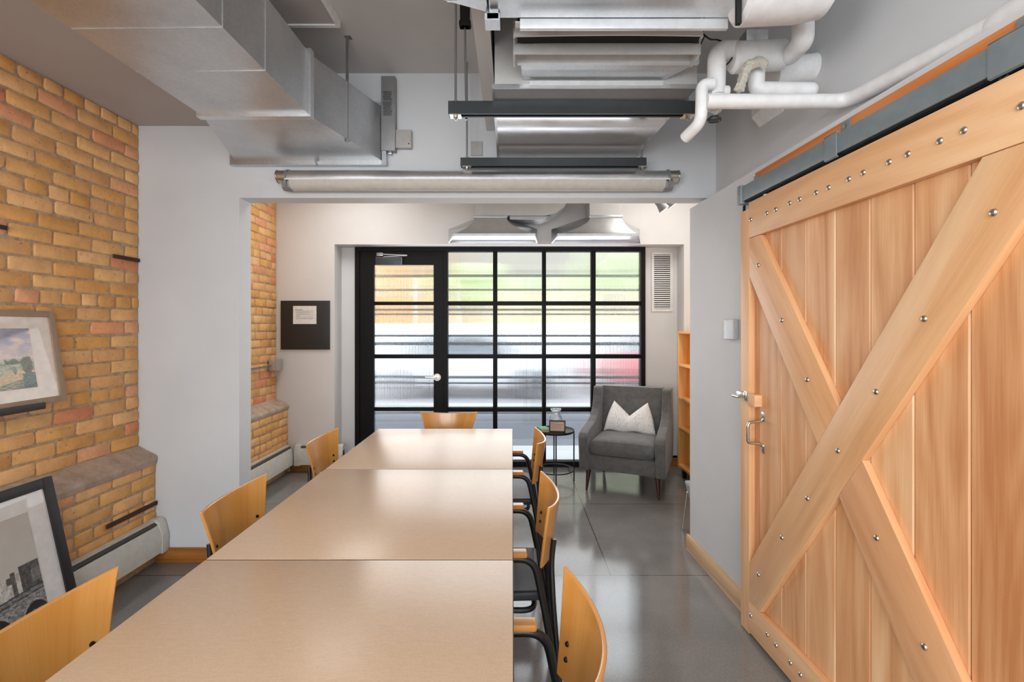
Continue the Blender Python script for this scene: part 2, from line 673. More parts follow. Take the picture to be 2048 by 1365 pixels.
# partition with the wide opening
mb = MB()
mb.prism([(-2.6, 0), (-1.668, 0), (-1.668, 2.225), (1.36, 2.225), (1.36, ZC), (-2.6, ZC)], YP0, YP1, 'y')
struct(mb, 'wall_middle', 'wall_white')
# right wall: thick lower part with a ledge, upper part set back
mb = MB()
mb.prism([(xr(-3.0), -3.0), (xr(3.03), 3.03), (xr(3.03)+0.16, 3.03), (xu(-3.0)+0.1, -3.0)], 0, 2.194, 'z')
struct(mb, 'wall_right', 'wall_white')
mb = MB()
mb.prism([(xu(-3.0), -3.0), (xu(2.889), 2.889), (xu(2.889)+0.12, 2.889), (xu(-3.0)+0.12, -3.0)], 2.195, ZC-0.001, 'z')
struct(mb, 'wall_right_upper', 'wall_white')
# wall behind the camera, with its window
mb = MB()
for a, b in (((-2.6, 0), (1.7, 0.75)), ((-2.6, 2.55), (1.7, ZC)), ((-2.6, 0.75), (-1.95, 2.55)), ((1.05, 0.75), (1.7, 2.55))):
    mb.box((a[0], -3.12, a[1]), (b[0], -3.0, b[1]))
struct(mb, 'wall_back', 'wall_white')
mb = MB()
for x in (-1.95, -0.97, 0.01, 1.0):
    mb.box((x, -3.09, 0.75), (x+0.05, -3.03, 2.55))
for z in (0.75, 1.62, 2.5):
    mb.box((-1.9, -3.085, z), (1.0, -3.035, z+0.05))
wf = struct(mb, 'window_3', 'black_frame')
mb = MB()
mb.box((-1.9, -3.064, 0.8), (1.0, -3.058, 2.5))
mb.build('pane', 'clear_glass', wf)

mb = MB()
for z in (0.82, 1.58, 2.34):
    mb.box((-2.325, -2.35, z), (-2.27, -0.75, z+0.05))
for y in (-2.35, -1.575, -0.80):
    mb.box((-2.325, y, 0.87), (-2.27, y+0.05, 2.34))
wf = struct(mb, 'window_added', 'black_frame')  # invented window behind the camera, added to go with the side fill light
mb = MB(); mb.box((-2.30, -2.30, 0.87), (-2.296, -0.80, 2.34)); mb.build('pane', 'clear_glass', wf)

# far room walls
mb = MB()
mb.box((-2.6, YF, 0), (-1.766, 5.02, ZC))
mb.box((-1.766, YF, 2.2606), (1.711, 5.02, ZC))
mb.box((1.711, YF, 0), (2.1, 5.02, ZC))
mb.box((-1.766, YG, 0), (-1.607, 5.02, 2.2606))
mb.box((1.372, YG, 0), (1.711, 5.02, 2.2606))
struct(mb, 'wall_far', 'wall_far')
mb = MB()
mb.box((1.95, YP1, 0), (2.07, YF, ZC))
struct(mb, 'wall_far_right', 'wall_far')
mb = MB()
mb.box((1.36, YP1-0.1, 0), (2.07, YP1, ZC))
struct(mb, 'wall_closet', 'wall_far')

# ------------------------------------------------------------------ brick walls
GOLD = [(238, 182, 116), (232, 174, 108), (240, 188, 126), (230, 170, 102), (236, 182, 122), (232, 176, 118), (226, 168, 98), (242, 190, 132)]
RED = [(236, 164, 118), (236, 170, 126), (226, 148, 106), (236, 174, 132)]
def bricks(mb, x0, y0, y1, z0, z1, slope=0.0, yref=2.89):
    """brick faces on a wall whose surface is x = x0+slope*(y-yref), facing +x; returns nothing"""
    ch = 0.0755
    row = 0
    z = z0
    while z < z1-0.012:
        hz = min(ch-0.010, z1-z)
        hdr = (row % 7 == 4)
        y = y1-(0.0 if row % 2 else random.uniform(0.07, 0.12))
        ln0 = 0
        yy = y1
        first = True
        while yy > y0+0.01:
            ln = (0.098 if hdr else 0.205)+random.uniform(-0.012, 0.012)
            if first:
                ln *= (0.45 if row % 2 else 0.9)
                first = False
            ya = max(yy-ln, y0)
            yb = yy
            if yb-ya > 0.02:
                dz = random.uniform(-0.003, 0.003)
                d = random.uniform(-0.004, 0.003)
                cr = random.uniform(0.004, 0.011)
                za, zb = z+dz, z+hz+dz
                j = lambda: random.uniform(-0.0025, 0.0025)
                out = [(ya+cr, za), (yb-cr, za), (yb, za+cr), (yb, zb-cr), (yb-cr, zb), (ya+cr, zb), (ya, zb-cr), (ya, za+cr)]
                out = [(p+j(), q+j()) for p, q in out]
                cy, cz = (ya+yb)/2, (za+zb)/2
                inn = []
                for p, q in out:
                    inn.append((p+(0.005 if p < cy else -0.005), q+(0.005 if q < cz else -0.005)))
                c = lin(*random.choice(RED if random.random() < 0.12 else GOLD))
                c = jit(c, 0.07)
                X = lambda p, dd: x0+slope*(p-yref)+dd
                vo = [mb.bm.verts.new((X(p, -0.016), p, q)) for p, q in out]
                vm = [mb.bm.verts.new((X(p, d-0.003), p, q)) for p, q in [((a[0]+b[0])/2*0.4+a[0]*0.6, (a[1]*0.8+b[1]*0.2)) for a, b in zip(out, inn)]]
                vi = [mb.bm.verts.new((X(p, d+j()*0.4), p, q)) for p, q in inn]
                for A, B in ((vo, vm), (vm, vi)):
                    for k in range(8):
                        f = mb.bm.faces.new([A[k], A[(k+1) % 8], B[(k+1) % 8], B[k]])
                        mb._paint([f], c)
                f = mb.bm.faces.new(vi)
                mb._paint([f], c)
            yy = ya-0.0095
        z += ch
        row += 1

# near brick wall: mortar body (structure) with its brick faces, projecting base and sloped ledge
mb = MB()
mb.prism([(xl(-3.0)-0.006, -3.0), (xl(2.889)-0.006, 2.889), (-2.58, 2.889), (-2.58, -3.0)], 0.0, 2.664, 'z')
mb.prism([(xl(-3.0)+0.101, -3.0), (xl(2.889)+0.101, 2.889), (xl(2.889)-0.02, 2.889), (xl(-3.0)-0.02, -3.0)], 0.0, 0.64, 'z')
wl = struct(mb, 'wall_left', 'mortar', smooth=False)
mb = MB()
bricks(mb, -2.281, 0.9, 2.886, 0.715, 2.66, 0.0127)
bricks(mb, -2.174, 0.9, 2.886, 0.02, 0.645, 0.0127)
mb.build('brick_facing', 'brick', wl, angle=50)
mb = MB()
m = Matrix.Rotation(-0.0127, 4, 'Z')
mb.prism([(-0.02, 0.60), (0.112, 0.60), (0.118, 0.632), (0.112, 0.652), (0.05, 0.682), (-0.004, 0.712), (-0.02, 0.712)], -5.85, -0.003, 'y', bev=0.004,
         mat=Matrix.Translation((-2.281, 2.89, 0)) @ m)
mb.build('mortar_ledge', 'ledge_mortar', wl)
mb = MB()
mb.box((-2.175, 2.53, 0.350), (-2.163, 2.885, 0.374), 0.003)
mb.build('timber_strip', 'timber_dark', wl, label='dark charred strip set in the brick')
mb = MB()
mb.box((-2.282, 2.70, 1.83), (-2.272, 2.885, 1.852), 0.003)
mb.box((-2.284, 1.9, 1.87), (-2.273, 2.13, 1.89), 0.003)
mb.build('timber_strip', 'timber_dark', wl, label='dark charred strip set in the brick')

# far brick wall
mb = MB()
mb.box((-2.6, YP1, 0), (-2.346, YF-0.001, ZC-0.001))
mb.box((-2.36, YP1, 0), (-2.232, YF-0.001, 0.66))
wl2 = struct(mb, 'wall_far_left', 'mortar', smooth=False)
mb = MB()
bricks(mb, -2.34, 3.3, YF-0.004, 0.72, ZC-0.01)
bricks(mb, -2.226, 3.3, YF-0.004, 0.02, 0.66)
mb.build('brick_facing', 'brick', wl2, angle=50)
mb = MB()
mb.prism([(-2.36, 0.62), (-2.222, 0.62), (-2.215, 0.65), (-2.222, 0.668), (-2.28, 0.70), (-2.338, 0.73), (-2.36, 0.73)], YP1+0.002, YF-0.002, 'y', bev=0.004)
mb.build('mortar_ledge', 'ledge_mortar', wl2)

# ------------------------------------------------------------------ baseboards
mb = MB(); mb.box((-2.17, YP0-0.016, 0), (-1.668, YP0-0.001, 0.088), 0.003, col=(0.95, 0.9, 0.8, 1))
struct(mb, 'baseboard_middle', 'oak_trim')
mb = MB()
ang = math.atan(0.0413)
m = Matrix.Translation((xr(0)-0.001, 0, 0)) @ Matrix.Rotation(ang, 4, 'Z')
mb.box((-0.018, 1.1, 0), (0, 3.046, 0.102), 0.003, mat=m, col=(1, 1, 1, 1), grain=1)
struct(mb, 'baseboard_right', 'maple_trim')
mb = MB(); mb.box((-2.2, YF-0.017, 0), (-1.766, YF-0.001, 0.09), 0.003, col=(0.95, 0.9, 0.8, 1))
struct(mb, 'baseboard_far_left', 'oak_trim')
mb = MB(); mb.box((1.375, YG-0.016, 0), (1.709, YG-0.001, 0.085), 0.003, col=(1.1, 0.95, 0.6, 1))
struct(mb, 'baseboard_far_right', 'oak_trim')
mb = MB(); mb.box((1.375, YG-0.014, 0.086), (1.709, YG-0.001, 0.105))
struct(mb, 'trim_base_cap', 'black_frame')

# ------------------------------------------------------------------ street glazing: door 1 and window 1
def px(x, y=YG): return (x-1024)*y/945
def pz(v, y=YG): return 1.43+(656-v)*y/945
Y0, Y1 = YG-0.055, YG+0.03
# outer frame and window
mb = MB()
mb.box((px(713), Y0, 0.0), (px(722), Y1, pz(496)))
mb.box((px(1279.5), Y0, 0.0), (px(1288), Y1, pz(496)))
mb.box((px(722), Y0, pz(504.5)), (px(1279.5), Y1, pz(496)))
mb.box((px(889), Y0, 0.0), (px(896.6), Y1, pz(504.5)))
mb.box((px(896.6), Y0, 0.0), (px(1279.5), Y1, pz(921)))
mb.box((px(722), Y0, 0.0), (px(889), Y1, 0.012))
wf = struct(mb, 'window_1', 'black_frame', smooth=False)
cols = [(896.6, 986.3), (994.8, 1084), (1091.5, 1181), (1190, 1279.5)]
rows = [(504.5, 603.3), (611.5, 708.8), (717, 814.7), (822.6, 921)]
mb = MB()
for a, b in zip(cols[:-1], cols[1:]):
    mb.box((px(a[1]), Y0+0.01, pz(921)), (px(b[0]), Y1-0.01, pz(504.5)), 0.003)
mb.build('mullion', 'black_frame', wf)
mb = MB()
for a, b in zip(rows[:-1], rows[1:]):
    mb.box((px(896.6), Y0+0.012, pz(b[0])), (px(1279.5), Y1-0.012, pz(a[1])), 0.003)
mb.build('transom_bar', 'black_frame', wf)
for c0, c1 in cols:
    for r0, r1 in rows:
        mb = MB()
        mb.box((px(c0), YG-0.012, pz(r1)), (px(c1), YG-0.004, pz(r0)))
        mb.build('pane', 'reeded_glass', wf, smooth=False)
# door leaf
mb = MB()
ya, yb = YG-0.045, YG+0.005
mb.box((px(722.6), ya, 0.013), (px(750), yb, pz(505)), 0.002)
mb.box((px(868.5), ya, 0.013), (px(888.6), yb, pz(505)), 0.002)
mb.box((px(750), ya, pz(530.8)), (px(868.5), yb, pz(505)), 0.0)
mb.box((px(750), ya, 0.013), (px(868.5), yb, pz(905)), 0.0)
dr = struct(mb, 'door_1', 'black_frame', smooth=False)
drow = [(530.8, 604), (611, 709), (717, 814.5), (821.5, 905)]
mb = MB()
for a, b in zip(drow[:-1], drow[1:]):
    mb.box((px(750), ya+0.008, pz(b[0])), (px(868.5), yb-0.008, pz(a[1])), 0.002)
mb.build('glazing_bar', 'black_frame', dr)
for r0, r1 in drow:
    mb = MB()
    mb.box((px(750), YG-0.024, pz(r1)), (px(868.5), YG-0.016, pz(r0)))
    mb.build('pane', 'reeded_glass', dr, smooth=False)
hx, hz = px(876), pz(754)*1.0
mb = MB()
mb.cyl((hx, ya-0.001, hz), (hx, ya-0.012, hz), 0.042, 0.038, 28)
mb.cyl((hx, ya-0.012, hz), (hx, ya-0.05, hz), 0.014)
mb.build('lever_rose', 'chrome', dr)
mb = MB()
mb.bent([(hx, ya-0.05, hz), (hx-0.03, ya-0.055, hz), (hx-0.115, ya-0.05, hz)], 0.0095, 0.02)
mb.build('lever_handle', 'chrome', dr)
mb = MB()
mb.box((px(756), ya-0.05, pz(533)), (px(807), ya-0.001, pz(517)), 0.006)
cl = mb.build('door_closer', 'strut_dark', dr)
mb = MB()
mb.box((px(757), ya-0.03, pz(514)), (px(769), ya-0.006, pz(508)), 0.003)
mb.tube([(px(765), ya-0.03, pz(511)), (px(818), ya-0.05, pz(514))], 0.006)
mb.tube([(px(818), ya-0.05, pz(514)), (px(772), ya-0.05, pz(517))], 0.005)
mb.build('closer_arm', 'steel', cl)

# louvred vent on the far wall
x0, x1, z0, z1 = px(1302.5), px(1345), pz(623.5), pz(505)
vt = thing('wall_vent', 'tall white louvred vent on the wall right of the street windows', 'vent', ((x0+x1)/2, YG-0.001, z0))
mb = MB()
w = 0.026
mb.box((x0, YG-0.012, z0), (x0+w, YG-0.001, z1), 0.002)
mb.box((x1-w, YG-0.012, z0), (x1, YG-0.001, z1), 0.002)
mb.box((x0+w, YG-0.012, z0), (x1-w, YG-0.001, z0+w), 0.002)
mb.box((x0+w, YG-0.012, z1-w), (x1-w, YG-0.001, z1), 0.002)
mb.build('vent_frame', 'paper', vt)
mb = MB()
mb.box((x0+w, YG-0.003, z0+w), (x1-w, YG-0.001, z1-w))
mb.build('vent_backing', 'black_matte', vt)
mb = MB()
n = 26
for i in range(n):
    z = z0+w+(z1-z0-2*w)*(i+0.5)/n
    mb.prism([(YG-0.013, z-0.006), (YG-0.011, z-0.006), (YG-0.004, z+0.006), (YG-0.006, z+0.006)], x0+w, x1-w, 'x')
o = mb.build('louvre_slats', 'paper', vt, smooth=False)

# ------------------------------------------------------------------ outdoors
def band(name, label, cat, mat, x0, x1, y, z0, z1, dep=1.0):
    mb = MB(); mb.box((x0, y, z0), (x1, y+dep, z1))
    return tag(mb.build(name, mat, smooth=False), label, cat)
mb = MB(); mb.box((-14, 5.02, -0.12), (16, 5.75, -0.005))
struct(mb, 'floor_walkway', 'walkway')
mb = MB(); mb.box((-16, 5.75, -0.12), (18, 8.0, -0.02))
struct(mb, 'floor_street', 'asphalt')
mb = MB(); mb.box((-16, 8.35, -0.12), (18, 22, -0.02))
struct(mb, 'floor_forecourt', 'forecourt')
mb = MB(); mb.box((-16, 8.0, -0.02), (18, 8.35, 0.10), 0.02)
struct(mb, 'trim_kerb', 'kerb')
b = thing('building', 'white and cream building across the street, seen through the reeded glass', 'building', (3, 15, -0.02))
for nm, mt, z0, z1, xa, xb in (('lower_wall', 'render_grey', -0.02, 0.15, -9, 16), ('shopfront', 'render_white', 0.15, 1.58, -9, 16),
                               ('upper_wall', 'render_cream', 1.58, 2.6, -3.0, 16), ('fascia', 'render_grey', 3.1, 6.5, -9, 16)):
    mb = MB(); mb.box((xa, 15, z0), (xb, 16, z1)); mb.build(nm, mt, b, smooth=False)
mb = MB(); mb.box((-3, 15, 2.6), (16, 16, 3.1)); mb.build('shopfront_awning', 'render_green', b, smooth=False)
for x in (-2, 2.9, 8):
    mb = MB(); mb.box((x, 14.96, 1.95), (x+0.8, 15.0, 2.5)); mb.build('window', 'car_glass', b, smooth=False)
b2 = thing('building', 'orange brick building across the street behind the door glass', 'building', (-5.5, 12.6, -0.02))
mb = MB(); mb.box((-9, 12.6, 1.55), (-3.1, 14.9, 4.8)); mb.build('brick_wall', 'render_orange', b2, smooth=False)
mb = MB(); mb.box((-9, 12.6, -0.02), (-3.1, 14.9, 1.55)); mb.build('ground_floor', 'render_white', b2, smooth=False)
for x in (-4.6, -6.4):
    mb = MB(); mb.box((x, 12.56, 2.3), (x+0.8, 12.6, 3.1)); mb.build('window', 'render_cream', b2, smooth=False)
# trees
def tree(x, y, r, z, label):
    t = thing('street_tree', label, 'tree', (x, y, -0.02), 0, 'street trees outside the windows')
    mb = MB(); mb.tube([(x, y, -0.02), (x+0.05, y, z*0.5), (x, y, z)], 0.09, 10, radii=[0.11, 0.08, 0.05]); mb.build('trunk', 'bark', t)
    mb = MB()
    rnd = random.Random(int(x*100))
    for k in range(26):
        a = rnd.uniform(0, 2*PI); rr = r*rnd.uniform(0.1, 0.85); c = Vector((x+rr*math.cos(a), y+rr*math.sin(a)*0.7, z+rnd.uniform(-0.4, 0.6)*r))
        tb = bmesh.new()
        bmesh.ops.create_icosphere(tb, subdivisions=2, radius=r*rnd.uniform(0.22, 0.36))
        for v in tb.verts:
            v.co *= 1+0.25*noise.noise(v.co*6+c)
        mb._merge(tb, Matrix.Translation(c))
    mb.build('crown', 'leaf', t, smooth=False)
tree(3.1, 12.2, 1.0, 2.75, 'bright green street tree behind the right end of the street windows')
tree(-1.1, 12.9, 0.8, 2.5, 'green street tree behind the window panes beside the door')
# railing along the street with thin horizontal bars
rl = thing('street_railing', 'dark horizontal bar railing outside the street windows', 'railing', (0, 7.0, -0.02))
def rz7(v): return 1.43+(656-v)*7.0/945
for i, (v, h) in enumerate(((552, 5), (580, 4), (620, 4), (629, 3), (672, 4), (688, 6), (755, 5), (767, 3), (826, 4))):
    mb = MB(); mb.box((-6, 6.98, rz7(v+h/2)), (6, 7.02, rz7(v-h/2)))
    mb.build('rail_bar', 'strut_dark', rl, smooth=False)
for x in (-4.2, 0.35, 4.2):
    mb = MB(); mb.box((x, 7.03, -0.02), (x+0.05, 7.07, rz7(548))); mb.build('post', 'strut_dark', rl, smooth=False)
def car(x, y, mat, label):
    t = thing('parked_car', label, 'car', (x, y, -0.02), 0, 'cars parked across the street')
    pr = [(-2.1, 0.25), (2.1, 0.25), (2.15, 0.62), (1.9, 0.78), (1.1, 0.86), (-1.3, 0.88), (-2.05, 0.8), (-2.18, 0.5)]
    m = Matrix.Translation((x, y, 0))
    mb = MB(); mb.prism(pr, -0.85, 0.85, 'y', bev=0.04, mat=m); mb.build('car_body', mat, t)
    mb = MB(); mb.prism([(-1.35, 0.87), (1.0, 0.85), (0.45, 1.22), (-0.85, 1.24)], -0.72, 0.72, 'y', bev=0.03, mat=m); mb.build('cabin', 'car_glass', t)
    for wx in (-1.35, 1.35):
        for wy in (-0.86, 0.7):
            mb = MB(); mb.cyl((x+wx, y+wy, 0.29), (x+wx, y+wy+0.16, 0.29), 0.31, None, 28); mb.build('wheel', 'tyre', t)
car(4.3, 10.6, 'car_red', 'red car parked across the street at the right')
car(-0.9, 10.4, 'car_silver', 'silver car parked across the street in the middle')

# ------------------------------------------------------------------ conference tables
TOP = 0.742
def table(y0, y1, label):
    xa, xb = -0.908, 0.0
    t = thing('square_table', label, 'table', ((xa+xb)/2, (y0+y1)/2, 0), 0, 'conference tables pushed end to end')
    mb = MB(); mb.box((xa+0.001, y0, TOP-0.028), (xb+0.004, y1, TOP-0.002), 0.001); mb.build('edge_band', 'table_edge', t)
    mb = MB(); mb.box((xa, y0+0.001, TOP-0.004), (xb+0.002, y1-0.001, TOP), 0.0012); mb.build('tabletop', 'laminate', t)
    mb = MB(); mb.box((xa+0.10, y0+0.1, TOP-0.07), (xb-0.10, y0+0.13, TOP-0.029)); mb.box((xa+0.10, y1-0.13, TOP-0.07), (xb-0.10, y1-0.1, TOP-0.029))
    mb.box((xa+0.10, y0+0.13, TOP-0.07), (xa+0.13, y1-0.13, TOP-0.029)); mb.box((xb-0.13, y0+0.13, TOP-0.07), (xb-0.10, y1-0.13, TOP-0.029))
    mb.build('apron', 'black_metal', t)
    for sx in (xa+0.19, xb-0.19):
        for sy in (y0+0.115, y1-0.115):
            mb = MB(); mb.cyl((sx, sy, 0.012), (sx, sy, TOP-0.071), 0.022, None, 18)
            mb.cyl((sx, sy, 0.0), (sx, sy, 0.012), 0.027); mb.build('leg', 'black_metal', t)
    return t
table(0.487, 1.3985, 'square tan laminate table nearest to the viewer')
table(1.4035, 2.2945, 'square tan laminate table in the middle of the row of three')
table(2.2995, 3.218, 'square tan laminate table farthest away, towards the street windows')

# ------------------------------------------------------------------ bent plywood armchairs (local: sits facing +x)
def make_chair(label):
    t = thing('dining_armchair', label, 'chair', (0, 0, 0), 0, 'plywood back armchairs around the tables')
    def P(u, v):
        a = 2*u-1
        w = 0.160+0.060*v**1.5
        ztop = 0.771+0.020*a*a
        z = 0.545+(ztop-0.545)*v
        # rounded corners at the top
        x = -0.238+0.046*a*a-0.035*v+0.010*v*a*a
        y = a*w
        nrm = Vector((1, -0.56*a, 0.12)).normalized()
        if nrm.x < 0: nrm = -nrm
        return Vector((x, y, z)), nrm
    mb = MB()
    mb.sheet(P, 0.011, 20, 10, lambda u, v: (v*0.25, u*0.4))
    o = mb.build('backrest', 'veneer', t, angle=50)
    md = o.modifiers.new('round', 'BEVEL'); md.width = 0.004; md.segments = 3; md.limit_method = 'ANGLE'; md.angle_limit = math.radians(50)
    for y in (-0.148, 0.148):
        for z in (0.598, 0.632):
            p, n = P(0.5+y/2/0.185, (z-0.545)/0.233)
            mb = MB(); mb.cyl(p+n*0.005, p+n*0.010, 0.007, 0.005, 12); mb.build('screw', 'screw_dark', t)
    # seat
    def S(u, v):
        a = 2*u-1; b = 2*v-1
        k = 1-0.16*abs(b)**3
        kk = 1-0.12*abs(a)**4
        return Vector((-0.005+0.215*a*kk, 0.225*b*k*(1-0.06*(1-u)), 0.452-0.012*math.exp(-(a*a+b*b)*2)-0.012*max(0, a)**3))
    mb = MB(); mb.sheet(lambda u, v: (S(u, v), Vector((0, 0, 1))), 0.036, 16, 16)
    o = mb.build('seat', 'seat_navy', t, angle=60)
    md = o.modifiers.new('round', 'BEVEL'); md.width = 0.012; md.segments = 3; md.limit_method = 'ANGLE'; md.angle_limit = math.radians(60)
    mb = MB()
    mb.bent([(0.17, -0.20, 0.42), (-0.17, -0.20, 0.415), (-0.17, 0.20, 0.415), (0.17, 0.20, 0.42), (0.17, -0.20, 0.42)], 0.010, 0.05)
    mb.build('seat_frame', 'black_metal', t)
    for s in (-1, 1):
        y = 0.222*s
        mb = MB()
        mb.bent([(-0.275, y*1.0, 0.018), (-0.200, y, 0.45), (-0.165, y, 0.612), (0.10, y, 0.607), (0.175, y, 0.40), (0.205, y, 0.018)], 0.0125, 0.055)
        mb.build('side_frame', 'black_metal', t)
        mb = MB()
        mb.bent([(-0.262, y*0.96, 0.10), (-0.238, y*0.80, 0.42), (-0.234, y*0.62, 0.56), (-0.2445, y*0.58, 0.640)], 0.0105, 0.05)
        mb.build('back_upright', 'black_metal', t)
        mb = MB()
        mb.box((-0.142, y-0.022, 0.620), (0.12, y+0.022, 0.640), 0.0095, seg=3)
        mb.build('armrest', 'veneer', t)
        for fx in (-0.275, 0.205):
            mb = MB(); mb.cyl((fx, y, 0.0), (fx, y, 0.018), 0.016, 0.013, 16); mb.build('foot_glide', 'chrome', t)
    return t
ch = make_chair('plywood back armchair at the near right of the tables, closest to the barn door')
WMI = None
def place(o, x, y, rz):
    o.location = (x, y, 0); o.rotation_euler = (0, 0, rz)
place(ch, -0.075, 1.05, PI)
G = 'plywood back armchairs around the tables'
dup(ch, (-0.088, 1.895, 0), PI, 'plywood back armchair on the right side of the middle table', G)
dup(ch, (-0.074, 2.83, 0), PI-0.02, 'plywood back armchair on the right of the farthest table, in front of the side table', G)
dup(ch, (-0.840, 1.05, 0), 0.0, 'plywood back armchair at the near left, in front of the framed city print', G)
dup(ch, (-0.860, 1.855, 0), 0.0, 'plywood back armchair on the left of the middle table, before the white partition', G)
dup(ch, (-0.902, 2.80, 0), -0.03, 'plywood back armchair on the left of the farthest table, near the white heaters', G)
dup(ch, (-0.483, 3.385, 0), -PI/2, 'plywood back armchair at the far head of the tables, in front of the glass door', G)

# ------------------------------------------------------------------ barn door and track
BM = Matrix.Translation((xr(1.632), 1.632, 0)) @ Matrix.Rotation(PI/2+ang, 4, 'Z')
bd = thing('sliding_barn_door', 'large honey coloured wooden barn door with cross braces on the right wall', 'door', (xr(1.632), 1.632, 0.018), PI/2+ang)
FY = 0.0745
# plank slab: V-jointed boards
mb = MB()
x = 0.568
edges = []
seams = [0.568, 0.513, 0.359, 0.205, 0.049, -0.106, -0.264, -0.425, -0.583, -0.67]
for k in range(len(seams)-1):
    a, b_ = seams[k+1], seams[k]
    tn = ((0.95, 0.90, 0.88), (0.93, 0.88, 0.85), (0.92, 0.84, 0.78), (1.04, 1.02, 1.0), (0.92, 0.82, 0.72), (1.06, 1.06, 1.04), (1.0, 0.93, 0.86), (0.94, 0.85, 0.76), (1.0, 1.0, 1.0))[k]
    mb.box((a+0.0012, 0.012, 0.022), (b_-0.0012, 0.048, 2.0), 0.0035, mat=BM, col=tn+(1,), grain=2, seg=1)
mb.build('plank_panel', 'alder', bd, smooth=False)
def bpart(name, a, b, col, g, bev=0.003):
    mb = MB(); mb.box(a, b, bev, mat=BM, col=col, grain=g)
    return mb.build(name, 'alder_face', bd)
bpart('stile', (0.5685, 0.012, 0.006), (0.640, FY, 1.984), (0.98, 0.94, 0.9, 1), 2)
bpart('top_rail', (-0.67, 0.0485, 1.847), (0.568, FY+0.002, 2.012), (0.97, 0.95, 0.93, 1), 0)
bpart('bottom_rail', (-0.67, 0.0485, 0.019), (0.568, FY+0.002, 0.158), (1.0, 0.98, 0.96, 1), 0)
# braces in local x,z
cz = 1.003
def brace(sgn, w=0.172):
    d = Vector((-0.585, 0.845)) if sgn > 0 else Vector((0.585, 0.845))
    d.normalize()
    n = Vector((-d.y, d.x))
    return d, n
def clip_brace(sgn):
    """parallelogram strip clipped to the rectangle between the rails"""
    d, n = brace(sgn)
    L_ = 1.4
    poly = [Vector((0, cz))+d*L_+n*0.086, Vector((0, cz))+d*L_-n*0.086, Vector((0, cz))-d*L_-n*0.086, Vector((0, cz))-d*L_+n*0.086]
    def clip(poly, f):
        out = []
        for i in range(len(poly)):
            p, q = poly[i], poly[(i+1) % len(poly)]
            fp, fq = f(p), f(q)
            if fp >= 0: out.append(p)
            if fp*fq < 0: out.append(p+(q-p)*(fp/(fp-fq)))
        return out
    for f in (lambda p: p.x+0.669, lambda p: 0.567-p.x, lambda p: p.y-0.159, lambda p: 1.846-p.y):
        poly = clip(poly, f)
    return poly, d
def brace_mesh(poly, d, col, mbb):
    # grain along the brace: draw in a rotated frame
    a = math.atan2(d.y, d.x)
    ca, sa = math.cos(-a), math.sin(-a)
    loc = [(p.x*ca-p.y*sa, p.x*sa+p.y*ca) for p in poly]
    R = Matrix.Rotation(-a, 4, 'Y')   # local (x,z) rotation by +a in the xz plane
    mbb.prism(loc, 0.0485, FY, 'y', bev=0.003, mat=BM @ R, col=col, grain=0)
pA, dA = clip_brace(1)
mb = MB(); brace_mesh(pA, dA, (0.97, 0.96, 0.93, 1), mb); mb.build('cross_brace', 'alder_face', bd)
pB, dB = clip_brace(-1)
# the second brace is cut in two where it meets the first
n = Vector((-dA.y, dA.x))
def half(poly, s):
    out = []
    f = lambda p: s*((p-Vector((0, cz))).dot(n))-0.0865
    for i in range(len(poly)):
        p, q = poly[i], poly[(i+1) % len(poly)]
        fp, fq = f(p), f(q)
        if fp >= 0: out.append(p)
        if fp*fq < 0: out.append(p+(q-p)*(fp/(fp-fq)))
    return out
for s in (1, -1):
    mb = MB(); brace_mesh(half(pB, s), dB, (0.95, 0.90, 0.86, 1) if s < 0 else (0.97, 0.90, 0.87, 1), mb); mb.build('cross_brace', 'alder_face', bd)
# bolts
def yd(pxx, off=0.0):
    u = (pxx-1024)/945
    return (1.1919-off)/(u+0.0413)
def lx(Y): return (Y-1.632)*1.00085
bolts = []
for p, v in ((1502, 440), (1534, 427), (1552, 420), (1580, 407), (1600, 399), (1633, 386), (1657.6, 376), (1698, 359), (1727, 346), (1778.6, 325), (1816, 309), (1880, 283), (1927.7, 262), (2043, 213)):
    Y = yd(p); bolts.append((lx(Y), 1.43+(656-v)*Y/945, FY+0.002))
for p, v in ((1516, 531), (1563, 641), (1614, 760), (1752, 1076), (1847, 1293), (1516, 1149), (1563, 1075), (1614, 997), (1675, 902), (1751, 784), (1847, 638), (1985, 426)):
    Y = yd(p); bolts.append((lx(Y), 1.43+(656-v)*Y/945, FY))
for p, v in ((1502, 1231), (1535, 1269), (1552, 1290), (1581, 1325), (1601, 1349)):
    Y = yd(p); bolts.append((lx(Y), 1.43+(656-v)*Y/945, FY+0.002))
for k in range(5):
    bolts.append((-0.10-0.11*k, 0.09, FY+0.002))
for bx, bz, fy in bolts:
    mb = MB()
    tb = bmesh.new()
    bmesh.ops.create_uvsphere(tb, u_segments=14, v_segments=8, radius=1)
    mb._merge(tb, BM @ Matrix.Translation((bx, fy, bz)) @ Matrix.Diagonal((0.0098, 0.0075, 0.0098, 1)))
    mb.build('carriage_bolt', 'chrome', bd)
# pull handle
mb = MB()
hx = lx(2.125)
mb.bent([(hx, 0.052, 1.022), (hx, 0.062, 1.01), (hx+0.004, 0.112, 1.004), (hx+0.004, 0.118, 0.99), (hx+0.004, 0.118, 0.92), (hx+0.004, 0.112, 0.912), (hx, 0.062, 0.908), (hx, 0.052, 0.895)], 0.0065, 0.012)
L(mb, BM)
mb.box((hx-0.012, 0.048, 1.008), (hx+0.012, 0.053, 1.052), 0.002, mat=BM)
mb.box((hx-0.012, 0.048, 0.865), (hx+0.012, 0.053, 0.908), 0.002, mat=BM)
mb.build('pull_handle', 'chrome', bd)
